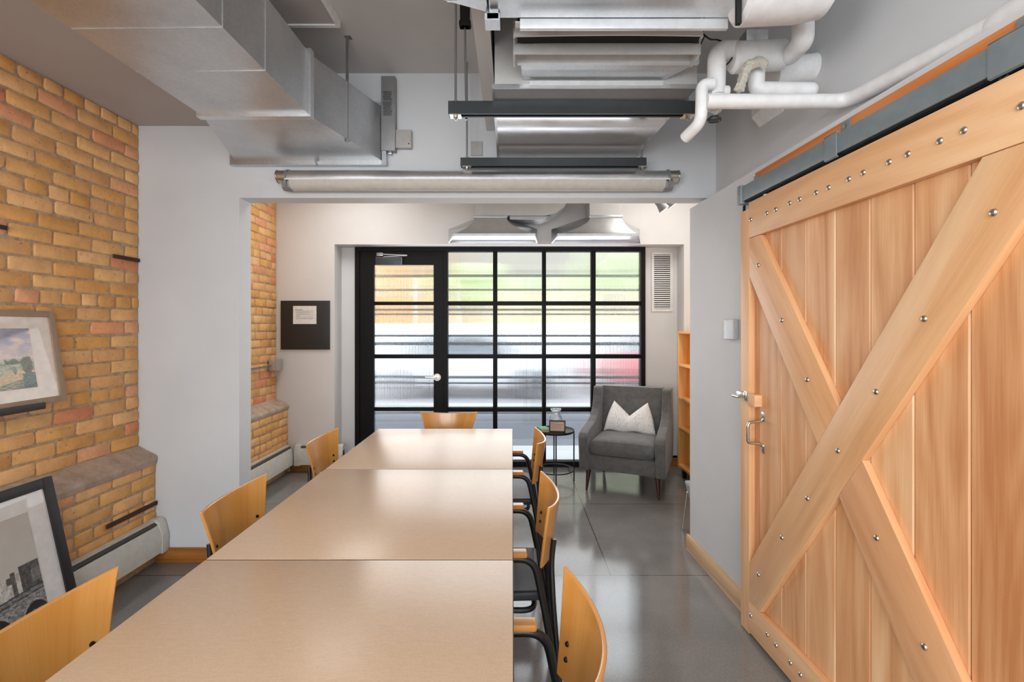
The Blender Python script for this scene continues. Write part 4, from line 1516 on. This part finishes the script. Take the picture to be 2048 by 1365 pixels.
prof = [(-0.345, zt_), (0.30, zt_), (0.40, zt_+0.02), (0.48, zt_+0.08), (0.53, zt_+0.17), (0.545, zt_+0.26), (0.545, 2.986), (-0.10, 2.986), (-0.28, 2.72), (-0.335, 2.60)]
mb = MB(); mb.prism(prof, ya_, yb_-0.02, 'y'); mb.build('elbow_duct', 'galvanised_matte', h1, angle=40)
mb = MB(); mb.prism([(-0.02, zt_-0.032), (0.27, zt_-0.034), (0.33, zt_-0.012), (0.36, zt_-0.001), (-0.02, zt_-0.001)], ya_+0.03, yb_-0.05, 'y'); mb.build('return_collar', 'galvanised', h1)
h2, ya_, yb_, zt_ = hood(0.862, 0.148, 0.414, 1.135, 0.386, 1.250, 'wide galvanised supply hood on the right above the street windows')
mb = MB(); mb.box((0.714, ya_, zt_), (1.010, yb_-0.02, 2.986)); mb.build('riser_duct', 'galvanised_matte', h2)

# track spots
for i, (x, y, z, lb) in enumerate(((1.262, 3.95, 2.435, 'lower of two white spotlights at the upper right of the opening'), (1.345, 3.98, 2.478, 'upper of two white spotlights at the upper right of the opening'))):
    t = thing('spotlight', lb, 'lamp', (x, y, z), 0, 'spotlights in the far room')
    d = Vector((0.55, 0.0, -0.75)).normalized()
    p = Vector((x, y, z))
    mb = MB(); mb.tube([p-d*0.09, p-d*0.035, p+d*0.02], 0.04, 24, radii=[0.032, 0.034, 0.047]); mb.build('lamp_head', 'ballast_grey', t)
    mb = MB(); mb.cyl(p+d*0.0205, p+d*0.023, 0.041, None, 24); mb.build('lamp_lens', 'lamp_glow', t)
    sp_ = D.lights.new('spot_light', 'SPOT'); sp_.energy = 14; sp_.color = (1.0, 0.86, 0.66); sp_.spot_size = math.radians(95); sp_.spot_blend = 0.6; sp_.shadow_soft_size = 0.03
    so = D.objects.new('spot_light', sp_); COL.objects.link(so); so.location = p+d*0.03; so.rotation_euler = d.to_track_quat('-Z', 'Y').to_euler()
    mb = MB(); mb.bent([p-d*0.06, p-d*0.06+Vector((-0.05, 0, 0.05)), (x-0.075, y, ZC)], 0.009, 0.02); mb.build('stem', 'pipe_white', t)

# added, unseen fill panels (over the camera and in the far room)
for nm, c, sx_, sy_, lb in (('ceiling_fill_panel', (-0.3, -0.95), 1.8, 0.6, 'added flat ceiling fill panel above the near end of the room'), ('ceiling_fill_panel', (-1.45, 3.85), 0.7, 1.0, 'added flat ceiling fill panel of the far room on the brick wall side'), ('ceiling_fill_panel', (1.45, 3.85), 0.7, 1.0, 'added flat ceiling fill panel of the far room on the bookcase side')):
    t = thing(nm, lb, 'lamp', (c[0], c[1], 2.91))
    mb = MB()
    a, b_ = sx_/2, sy_/2
    mb.box((c[0]-a, c[1]-b_, 2.905), (c[0]+a, c[1]-b_+0.02, ZC)); mb.box((c[0]-a, c[1]+b_-0.02, 2.905), (c[0]+a, c[1]+b_, ZC))
    mb.box((c[0]-a, c[1]-b_+0.02, 2.905), (c[0]-a+0.02, c[1]+b_-0.02, ZC)); mb.box((c[0]+a-0.02, c[1]-b_+0.02, 2.905), (c[0]+a, c[1]+b_-0.02, ZC))
    mb.build('fill_housing', 'paper', t)
    mb = MB(); mb.box((c[0]-a+0.02, c[1]-b_+0.02, 2.915), (c[0]+a-0.02, c[1]+b_-0.02, 2.925)); mb.build('diffuser', 'lamp_glow', t)

# ------------------------------------------------------------------ left duct
ld = thing('rectangular_duct', 'big galvanised rectangular duct under the left ceiling', 'duct', (-1.2, 1.5, 2.41))
def dx(y): return 0.015*(y-2.25)
mb = MB()
m = Matrix.Translation((-1.218, 2.25, 0)) @ Matrix.Rotation(-0.015, 4, 'Z')
mb.box((-0.256, -5.0, 2.44), (0.256, -0.001, 2.735), mat=m)
for yy in (-0.39, -0.657, -0.93, -1.3):
    mb.box((-0.258, yy-0.004, 2.4375), (0.258, yy+0.004, 2.44), mat=m)
    mb.box((0.256, yy-0.004, 2.44), (0.2585, yy+0.004, 2.735), mat=m)
mb.build('duct_section', 'galvanised', ld, smooth=False)
mb = MB()
def frame(mb, x0, x1, z0, z1, y0, y1, t_, mat=None):
    mb.box((x0-t_, y0, z0-t_), (x1+t_, y1, z0), mat=mat); mb.box((x0-t_, y0, z1), (x1+t_, y1, z1+t_), mat=mat)
    mb.box((x0-t_, y0, z0), (x0, y1, z1), mat=mat); mb.box((x1, y0, z0), (x1+t_, y1, z1), mat=mat)
frame(mb, -1.474, -0.962, 2.44, 2.735, 2.225, 2.262, 0.014)
mb.build('flange', 'galvanised_bright', ld, smooth=False)
mb = MB()
A = [(-1.474, 2.25, 2.44), (-0.962, 2.25, 2.44), (-0.962, 2.25, 2.735), (-1.474, 2.25, 2.735)]
B = [(-1.677, 2.86, 2.44), (-0.785, 2.86, 2.44), (-0.785, 2.86, 2.766), (-1.677, 2.86, 2.766)]
va = [mb.bm.verts.new(p) for p in A]; vb = [mb.bm.verts.new(p) for p in B]
mb.bm.faces.new(va); mb.bm.faces.new(vb[::-1])
for i in range(4): mb.bm.faces.new([va[i], vb[i], vb[(i+1) % 4], va[(i+1) % 4]])
mb.build('flared_section', 'galvanised', ld, smooth=False)
mb = MB()
frame(mb, -1.677, -0.785, 2.44, 2.766, 2.850, 2.884, 0.026)
mb.build('flange', 'galvanised', ld, smooth=False)
mb = MB()
mb.box((-1.18, 2.835, 2.408), (-1.168, 2.850, 2.452)); mb.cyl((-1.174, 2.83, 2.43), (-1.174, 2.85, 2.43), 0.011, None, 6)
mb.build('flange_clamp', 'steel', ld)
mb = MB()
rx, ry = (696-1024)*2.535/945, 2.535
mb.box((rx-0.012, ry-0.0015, 2.44), (rx+0.003, ry+0.0015, ZC)); mb.box((rx-0.014, ry-0.02, ZC-0.004), (rx+0.02, ry+0.01, ZC))
mb.cyl((rx-0.004, ry, 2.425), (rx-0.004, ry, 2.44), 0.006)
mb.cyl((rx-0.004, ry, 2.428), (rx-0.004, ry, 2.434), 0.016, None, 8)
mb.build('hanger_rod', 'steel', ld)
# ceiling hatch
hc = thing('ceiling_hatch', 'grey ceiling hatch with thin white frame above the big duct', 'hatch', (-1.15, 2.0, 2.95))
mb = MB(); mb.box((-1.44, 1.62, 2.955), (-0.885, 2.37, ZC-0.001)); mb.build('hatch_panel', 'soffit_grey', hc)
mb = MB()
for a, b_ in (((-1.46, 1.60), (-1.44, 2.39)), ((-0.885, 1.60), (-0.868, 2.39)), ((-1.44, 1.60), (-0.885, 1.62)), ((-1.44, 2.37), (-0.885, 2.39))):
    mb.box((a[0], a[1], 2.948), (b_[0], b_[1], ZC-0.001))
mb.build('hatch_frame', 'pipe_white', hc, smooth=False)

# ballast box and junction box on the partition
def wpx(x, y=YP0): return (x-1024)*y/945
def wpz(v, y=YP0): return 1.43+(656-v)*y/945
bl = thing('ballast_box', 'tall grey ballast box with printed label on the partition above the light fixture', 'electrical box', (wpx(777), YP0-0.03, wpz(303)))
mb = MB(); mb.box((wpx(762, 2.84), 2.84, wpz(301, 2.84)), (wpx(790, 2.84), YP0-0.001, wpz(152, 2.84)), 0.002); mb.build('box', 'ballast_grey', bl)
mb = MB()
y = 183
while y < 232:
    x = 765.5+rnd.uniform(0, 2)
    xe = 785-rnd.uniform(0, 4)
    while x < xe:
        w = rnd.uniform(1, 3.5); mb.box((wpx(x, 2.84), 2.8385, wpz(y+0.45, 2.84)), (wpx(min(x+w, xe), 2.84), 2.8397, wpz(y-0.45, 2.84))); x += w+0.6
    y += 1.9 if not (200 < y < 202) else 4
mb.build('label_text', 'ink', bl, smooth=False)
mb = MB(); mb.box((wpx(776, 2.85), 2.85, wpz(308, 2.85)), (wpx(783, 2.85), 2.87, wpz(301.5, 2.85)), 0.002); mb.build('connector', 'steel', bl)
jb = thing('junction_box', 'small square pale junction box right of the grey ballast box', 'electrical box', (wpx(809), YP0-0.02, wpz(300)))
mb = MB(); mb.box((wpx(793), 2.855, wpz(300)), (wpx(825), YP0-0.001, wpz(264)), 0.004); mb.build('box', 'switch_grey', jb)
mb = MB(); mb.cyl((wpx(820), 2.8545, wpz(292)), (wpx(820), 2.852, wpz(292)), 0.004, None, 10); mb.build('screw', 'screw_dark', jb)
mb = MB(); mb.box((wpx(942), 2.880, wpz(312)), (wpx(965), YP0-0.001, wpz(284)), 0.002)
tag(mb.build('blank_plate', 'switch_grey'), 'small blank grey cover plate on the partition above the left end of the black strut', 'electrical plate')
# ------------------------------------------------------------------ linear light fixture above the opening
lf = thing('linear_light_fixture', 'long tubular metal and frosted light fixture on the wall above the opening', 'lamp', (-0.2, 2.82, 2.25))
xa, xb = wpx(572, 2.79), wpx(1338, 2.79)
arc = lambda c, r, a0, a1, n: [(c[0]+r*math.cos(math.radians(a0+(a1-a0)*k/n)), c[1]+r*math.sin(math.radians(a0+(a1-a0)*k/n))) for k in range(n+1)]
mb = MB(); mb.prism(arc((2.835, 2.318), 0.055, 55, 190, 12)+[(2.80, 2.306), (2.885, 2.306), (2.885, 2.36)], xa, xb, 'x')
mb.build('reflector_housing', 'galvanised_bright', lf, angle=30)
mb = MB(); mb.prism([(2.775, 2.304)]+arc((2.835, 2.306), 0.056, 200, 290, 8)+[(2.885, 2.262), (2.885, 2.304)], xa+0.02, xb-0.02, 'x')
mb.build('diffuser', 'lens', lf, angle=30)
mb = MB(); mb.box((xa, 2.772, 2.301), (xb, 2.779, 2.309)); mb.build('edge_bead', 'pipe_white', lf)
for s, xe in ((-1, xa), (1, xb)):
    mb = MB(); mb.cyl((xe, 2.828, 2.335), (xe+s*0.065, 2.828, 2.335), 0.036, 0.036, 28)
    mb.cyl((xe+s*0.065, 2.828, 2.335), (xe+s*0.070, 2.828, 2.335), 0.040, 0.036, 28); mb.build('end_cap', 'chrome', lf)
    mb = MB(); mb.prism(arc((2.835, 2.315), 0.062, 0, 360, 26)[:-1], xe-s*0.004+s*0.0, xe+s*0.008, 'x'); mb.build('end_plate', 'ballast_grey', lf)
    mb = MB(); mb.prism([(2.79, 2.30), (2.80, 2.262), (2.82, 2.250), (2.85, 2.252), (2.86, 2.30)], xe-s*0.025, xe+s*0.03, 'x', bev=0.003); mb.build('mounting_bracket', 'ballast_grey', lf)

# ------------------------------------------------------------------ air handler and its ducts
ah = thing('air_handler', 'stacked galvanised air handler and plenum hanging in the middle of the ceiling', 'air handler', (0.35, 1.8, 2.44))
def loft(mb, A, B):
    va = [mb.bm.verts.new(p) for p in A]; vb = [mb.bm.verts.new(p) for p in B]
    mb.bm.faces.new(va); mb.bm.faces.new(vb[::-1])
    for i in range(4): mb.bm.faces.new([va[i], vb[i], vb[(i+1) % 4], va[(i+1) % 4]])
mb = MB()
loft(mb, [(-0.075, 2.03, 2.463), (0.795, 2.03, 2.463), (0.795, 2.03, 2.85), (-0.075, 2.03, 2.85)], [(-0.092, 2.886, 2.463), (0.742, 2.886, 2.463), (0.742, 2.886, 2.85), (-0.092, 2.886, 2.85)])
mb.build('plenum_box', 'galvanised_smooth', ah, smooth=False)
mb = MB(); mb.box((-0.074, 2.0275, 2.474), (0.794, 2.0295, 2.85)); mb.build('plenum_front', 'galvanised_matte', ah, smooth=False)
mb = MB()
for x in (-0.084,):
    mb.box((x-0.003, 2.024, 2.458), (x+0.008, 2.884, 2.474))
mb.box((-0.08, 2.022, 2.456), (0.795, 2.030, 2.474))
mb.build('seam_strip', 'galvanised', ah, smooth=False)
# connecting duct (tapers towards the plenum)
def loft(mb, A, B):
    va = [mb.bm.verts.new(p) for p in A]; vb = [mb.bm.verts.new(p) for p in B]
    mb.bm.faces.new(va); mb.bm.faces.new(vb[::-1])
    for i in range(4): mb.bm.faces.new([va[i], vb[i], vb[(i+1) % 4], va[(i+1) % 4]])
mb = MB()
loft(mb, [(0.045, 2.022, 2.493), (0.655, 2.022, 2.493), (0.655, 2.022, 2.72), (0.045, 2.022, 2.72)], [(0.035, 1.905, 2.496), (0.742, 1.905, 2.496), (0.742, 1.905, 2.74), (0.035, 1.905, 2.74)])
mb.build('connecting_duct', 'galvanised', ah, smooth=False)
mb = MB(); mb.box((0.075, 2.014, 2.464), (0.645, 2.022, 2.484)); mb.build('tap_flange', 'flange_white', ah, smooth=False)
mb = MB(); mb.box((0.022, 1.888, 2.489), (0.748, 1.906, 2.524)); mb.build('flange', 'flange_white', ah, smooth=False)
# lip of lower collar, gap, lip of upper collar
mb = MB()
def lipz(x, k):   # gentle buckle of the sheet
    return 0.006*math.sin((x-0.02)*4.2)*k
n = 30
def lip(mb, x0, x1, y0, y1, z0, z1, k):
    for i in range(n):
        a, b_ = x0+(x1-x0)*i/n, x0+(x1-x0)*(i+1)/n
        za, zb_ = lipz(a, k), lipz(b_, k)
        P = [(a, y0, z0), (b_, y0, z0), (b_, y0, z1+zb_), (a, y0, z1+za)]
        Q = [(a, y1, z0), (b_, y1, z0), (b_, y1, z1+zb_), (a, y1, z1+za)]
        loft(mb, P, Q)
lip(mb, 0.011, 0.712, 1.80, 1.805, 2.474, 2.512, 1)
loft(mb, [(0.011, 1.805, 2.492), (0.712, 1.805, 2.492), (0.712, 1.805, 2.497), (0.011, 1.805, 2.497)], [(0.022, 1.888, 2.524), (0.745, 1.888, 2.524), (0.745, 1.888, 2.529), (0.022, 1.888, 2.529)])
mb.box((0.712, 1.798, 2.472), (0.718, 1.888, 2.56)); mb.box((0.005, 1.798, 2.472), (0.011, 1.888, 2.56))
mb.box((0.005, 1.785, 2.556), (0.718, 1.80, 2.56))
mb.build('lower_collar', 'galvanised_matte', ah, smooth=False)
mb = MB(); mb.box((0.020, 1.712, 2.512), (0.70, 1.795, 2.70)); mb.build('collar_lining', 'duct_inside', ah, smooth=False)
mb = MB()
loft(mb, [(0.011, 1.612, 2.472), (0.720, 1.612, 2.472), (0.720, 1.612, 2.477), (0.011, 1.612, 2.477)], [(0.011, 1.70, 2.500), (0.682, 1.70, 2.500), (0.682, 1.70, 2.505), (0.011, 1.70, 2.505)])
for i in range(n):
    a, b_ = 0.011+0.671*i/n, 0.011+0.671*(i+1)/n
    loft(mb, [(a, 1.70, 2.480+lipz(a, 0.8)), (b_, 1.70, 2.480+lipz(b_, 0.8)), (b_, 1.70, 2.505), (a, 1.70, 2.505)], [(a, 1.706, 2.480+lipz(a, 0.8)), (b_, 1.706, 2.480+lipz(b_, 0.8)), (b_, 1.706, 2.505), (a, 1.706, 2.505)])
mb.box((0.005, 1.70, 2.478), (0.011, 1.70+0.012, 2.60)); mb.box((0.682, 1.70, 2.478), (0.688, 1.712, 2.60))
mb.build('upper_collar', 'galvanised_matte', ah, smooth=False)
mb = MB(); mb.box((0.027, 1.596, 2.442), (0.730, 1.610, 2.476), 0.001); mb.build('flange', 'flange_white', ah, label='bright aluminium flange strip')
mb = MB(); mb.box((-0.075, 0.95, 2.476), (0.735, 1.595, 2.90), 0.004); mb.build('unit_casing', 'galvanised_bright', ah, smooth=False)
mb = MB(); mb.box((-0.082, 1.56, 2.452), (-0.045, 1.61, 2.60)); mb.box((-0.09, 1.56, 2.447), (-0.04, 1.615, 2.470)); mb.build('corner_angle', 'galvanised', ah, smooth=False)
mb = MB()
loft(mb, [(-0.082, 1.57, 2.480), (-0.082, 1.57, 2.85), (-0.082, 1.05, 2.85), (-0.082, 1.05, 2.480)], [(-0.36, 1.50, 2.510), (-0.36, 1.50, 2.80), (-0.36, 1.10, 2.80), (-0.36, 1.10, 2.510)])
mb.build('side_duct', 'galvanised_bright', ah, smooth=False)
mb = MB(); mb.box((-0.21, 1.515, 2.488), (-0.18, 1.535, 2.515), 0.001); mb.build('clip', 'steel', ah)
# control cable
mb = MB(); mb.tube([(0.728, 1.80, 2.55), (0.755, 1.80, 2.53), (0.80, 1.83, 2.545), (0.86, 1.86, 2.54), (0.885, 1.86, 2.535)], 0.003, 6, smooth=6)
mb.tube([(0.735, 1.80, 2.545), (0.725, 1.82, 2.52), (0.715, 1.87, 2.50)], 0.0025, 6, smooth=6)
mb.tube([(0.87, 1.85, 2.50), (0.84, 1.845, 2.46), (0.81, 1.84, 2.45), (0.795, 1.84, 2.425)], 0.003, 6, smooth=6)
mb.build('control_cable', 'black_matte', ah)

# struts
def strut(y, x0, x1, zt, h, rods, label):
    t = thing('strut_hanger', label, 'hanger', ((x0+x1)/2, y, zt-h), 0, 'dark strut channels under the plenum')
    mb = MB()
    d = 0.041
    mb.box((x0, y, zt-h), (x1, y+0.0035, zt)); mb.box((x0, y+d-0.0035, zt-h), (x1, y+d, zt)); mb.box((x0, y+0.0035, zt-0.0035), (x1, y+d-0.0035, zt))
    mb.box((x0, y+0.0035, zt-h), (x1, y+0.010, zt-h+0.003)); mb.box((x0, y+d-0.010, zt-h), (x1, y+d-0.0035, zt-h+0.003))
    mb.build('channel', 'strut_dark', t, smooth=False)
    mb = MB(); mb.box((x0+0.002, y+0.008, zt-h+0.010), (x1-0.002, y+d-0.008, zt-0.006)); mb.build('channel_inside', 'black_matte', t, smooth=False)
    for rx in rods:
        mb = MB(); mb.cyl((rx, y+0.02, zt-h-0.022), (rx, y+0.02, ZC), 0.0052, None, 10); mb.build('threaded_rod', 'steel', t)
        mb = MB(); mb.box((rx-0.026, y-0.002, zt-h-0.005), (rx+0.026, y+d+0.002, zt-h-0.0005))
        mb.cyl((rx, y+0.02, zt-h-0.016), (rx, y+0.02, zt-h-0.005), 0.010, None, 6); mb.build('square_washer', 'chrome', t)
        mb = MB(); mb.cyl((rx, y+0.02, zt), (rx, y+0.02, zt+0.010), 0.011, None, 6); mb.build('nut', 'steel', t)
    return t
s1 = strut(2.137, -0.289, 0.829, 2.4575, 0.058, (-0.257, 0.803), 'dark steel strut on threaded rods under the near edge of the plenum')
s2 = strut(2.75, -0.300, 0.783, 2.4215, 0.048, (-0.264, 0.762), 'dark steel strut on threaded rods under the far edge of the plenum')
hr = thing('rod_hanger', 'threaded rod hung from a black clamp left of the air handler', 'hanger', (-0.217, 2.225, 2.44))
mb = MB(); mb.cyl((-0.215, 2.225, 2.41), (-0.222, 2.225, 2.85), 0.0052, None, 10); mb.build('threaded_rod', 'steel', hr)
mb = MB(); mb.box((-0.244, 2.21, 2.845), (-0.199, 2.24, ZC-0.001), 0.003); mb.box((-0.249, 2.205, 2.845), (-0.193, 2.245, 2.872), 0.008); mb.build('clamp', 'black_matte', hr)

# ------------------------------------------------------------------ insulated pipes
def pp(x, v, y): return ((x-1024)*y/945, y, 1.43+(656-v)*y/945)
ip = thing('insulated_pipe', 'long white pipe running to the right wall and along it above the barn door', 'pipe', pp(1560, 205, 1.78), 0, 'white pipes at the upper right')
mb = MB()
yw = 1.78
p0 = pp(1412, 203, yw); 
mb.bent([p0, (xu(yw)-0.035, yw, p0[2]), (xu(1.2)-0.035, 1.22, 2.232), (xu(0.2)-0.035, 0.2, 2.232), (xu(-2.9)-0.035, -2.9, 2.232)], 0.027, 0.06, 20)
mb.build('pipe_run', 'pipe_white', ip)
mb = MB(); mb.tube([(xu(1.2)-0.036, 1.26, 2.232), (xu(1.2)-0.036, 1.22, 2.232), (xu(1.1)-0.036, 1.06, 2.232)], 0.034, 20, radii=[0.028, 0.036, 0.030]); mb.build('pipe_joint', 'pipe_white', ip)

jp = thing('drain_pipe', 'white hooked pipe bending down at the right end of the near strut', 'pipe', pp(1400, 270, 1.80), 0, 'white pipes at the upper right')
mb = MB(); mb.bent([pp(1426, 168, 1.80), pp(1404, 170, 1.80), pp(1402, 244, 1.80), pp(1370, 276, 1.88)], 0.0225, 0.035, 18); mb.build('pipe_run', 'pipe_white', jp)

vp = thing('valve_assembly', 'cluster of white insulated pipes and valve body at the upper right ceiling', 'pipe', pp(1510, 110, 1.85))
mb = MB(); mb.bent([pp(1432, 192, 1.84), pp(1434, 100, 1.84), pp(1470, 100, 1.86)], 0.034, 0.05, 20); mb.build('riser_pipe', 'pipe_white', vp)
mb = MB(); mb.tube([pp(1418, 186, 1.84), pp(1455, 186, 1.84)], 0.02, 16, radii=[0.030, 0.026]); mb.build('pipe_collar', 'pipe_white', vp)
mb = MB(); a = Vector(pp(1462, 116, 1.86)); b_ = Vector(pp(1570, 110, 1.86))
mb.tube([a, a+(b_-a)*0.06, b_-(b_-a)*0.06, b_], 0.06, 28, radii=[0.046, 0.058, 0.056, 0.040]); mb.build('valve_body', 'pipe_white', vp)
mb = MB(); mb.box(pp(1493, 82, 1.87), (pp(1537, 60, 1.87)[0], 1.93, pp(1537, 58, 1.87)[2]), 0.003); mb.build('actuator_box', 'galvanised', vp)
mb = MB(); mb.bent([pp(1560, 112, 1.86), pp(1578, 112, 1.84), pp(1606, 82, 1.70), pp(1606, -20, 1.68), pp(1606, -60, 1.68)], 0.036, 0.022, 22); mb.build('vertical_pipe', 'pipe_white', vp)
mb = MB(); mb.bent([pp(1514, 130, 1.84), pp(1512, 180, 1.84), pp(1620, 181, 1.84)], 0.030, 0.03, 20)
tb = bmesh.new(); bmesh.ops.create_uvsphere(tb, u_segments=18, v_segments=10, radius=0.0295); mb._merge(tb, Matrix.Translation(pp(1620, 181, 1.84))); mb.build('lower_pipe', 'pipe_white', vp)
mb = MB(); mb.tube([pp(1545, 150, 2.02), pp(1600, 140, 2.02), pp(1645, 134, 2.02)], 0.058, 26); mb.build('rear_pipe', 'pipe_white', vp)
# torn insulation
mb = MB(); rnd2 = random.Random(5)
for k in range(16):
    u = k/15
    c = Vector(pp(1478+50*u, 150-26*math.sin(u*2.2)+rnd2.uniform(-3, 3), 1.78))
    if u < 0.3: c.z -= 0.05*(0.3-u)/0.3
    tb = bmesh.new(); bmesh.ops.create_icosphere(tb, subdivisions=2, radius=0.016)
    for v in tb.verts: v.co *= 1+0.6*noise.noise(v.co*90+c*20)
    mb._merge(tb, Matrix.Translation(c))
mb.build('torn_insulation', 'rag', vp, label='frayed dirty insulation')
mb = MB(); a = Vector(pp(1428, 215, 1.84)); 
for k in range(7):
    tb = bmesh.new(); bmesh.ops.create_icosphere(tb, subdivisions=2, radius=0.017)
    for v in tb.verts: v.co *= 1+0.4*noise.noise(v.co*70+Vector((k, 0, 0)))
    mb._merge(tb, Matrix.Translation(a+Vector((rnd2.uniform(-0.018, 0.018), rnd2.uniform(-0.01, 0.01), rnd2.uniform(-0.012, 0.02)))))
mb.build('wrapped_stem', 'pipe_white', vp)
mb = MB(); c = Vector(pp(1428, 240, 1.84)); mb.tube([c+Vector((0.022*math.cos(k*PI/12), 0.018*math.sin(k*PI/12), 0)) for k in range(24)], 0.006, 8, closed=True)
mb.cyl(c-Vector((0, 0, 0.004)), c+Vector((0, 0, 0.012)), 0.018); mb.build('handwheel', 'strut_dark', vp)

tp = thing('insulated_tank', 'thick white insulated pipe body at the top edge of the picture', 'pipe', pp(1560, 30, 1.66), 0, 'white pipes at the upper right')
mb = MB(); mb.tube([pp(1478, -14, 1.50), pp(1486, -14, 1.50), pp(1600, -18, 1.50), pp(1650, -16, 1.50), pp(1664, -16, 1.50)], 0.09, 32, radii=[0.080, 0.094, 0.092, 0.075, 0.04]); mb.build('insulation_jacket', 'pipe_white', tp)
mb = MB(); mb.box(pp(1474, 46, 1.47), (pp(1484, 0, 1.47)[0], 1.485, pp(1484, -30, 1.47)[2]), 0.002); mb.build('strap', 'black_matte', tp)
dc = thing('branch_duct', 'pale square duct stub behind the white pipe at the upper right', 'duct', pp(1560, 235, 2.3))
mb = MB(); mb.prism([(pp(1528, 218, 2.3)[0], pp(1, 214, 2.3)[2]), (pp(1552, 240, 2.3)[0], pp(1, 243, 2.3)[2]), (pp(1600, 215, 2.3)[0], pp(1, 212, 2.3)[2]), (pp(1600, 215, 2.3)[0], pp(1, 150, 2.3)[2]), (pp(1528, 218, 2.3)[0], pp(1, 150, 2.3)[2])], 2.22, 2.42, 'y')
mb.build('duct_body', 'pipe_white', dc, smooth=False)
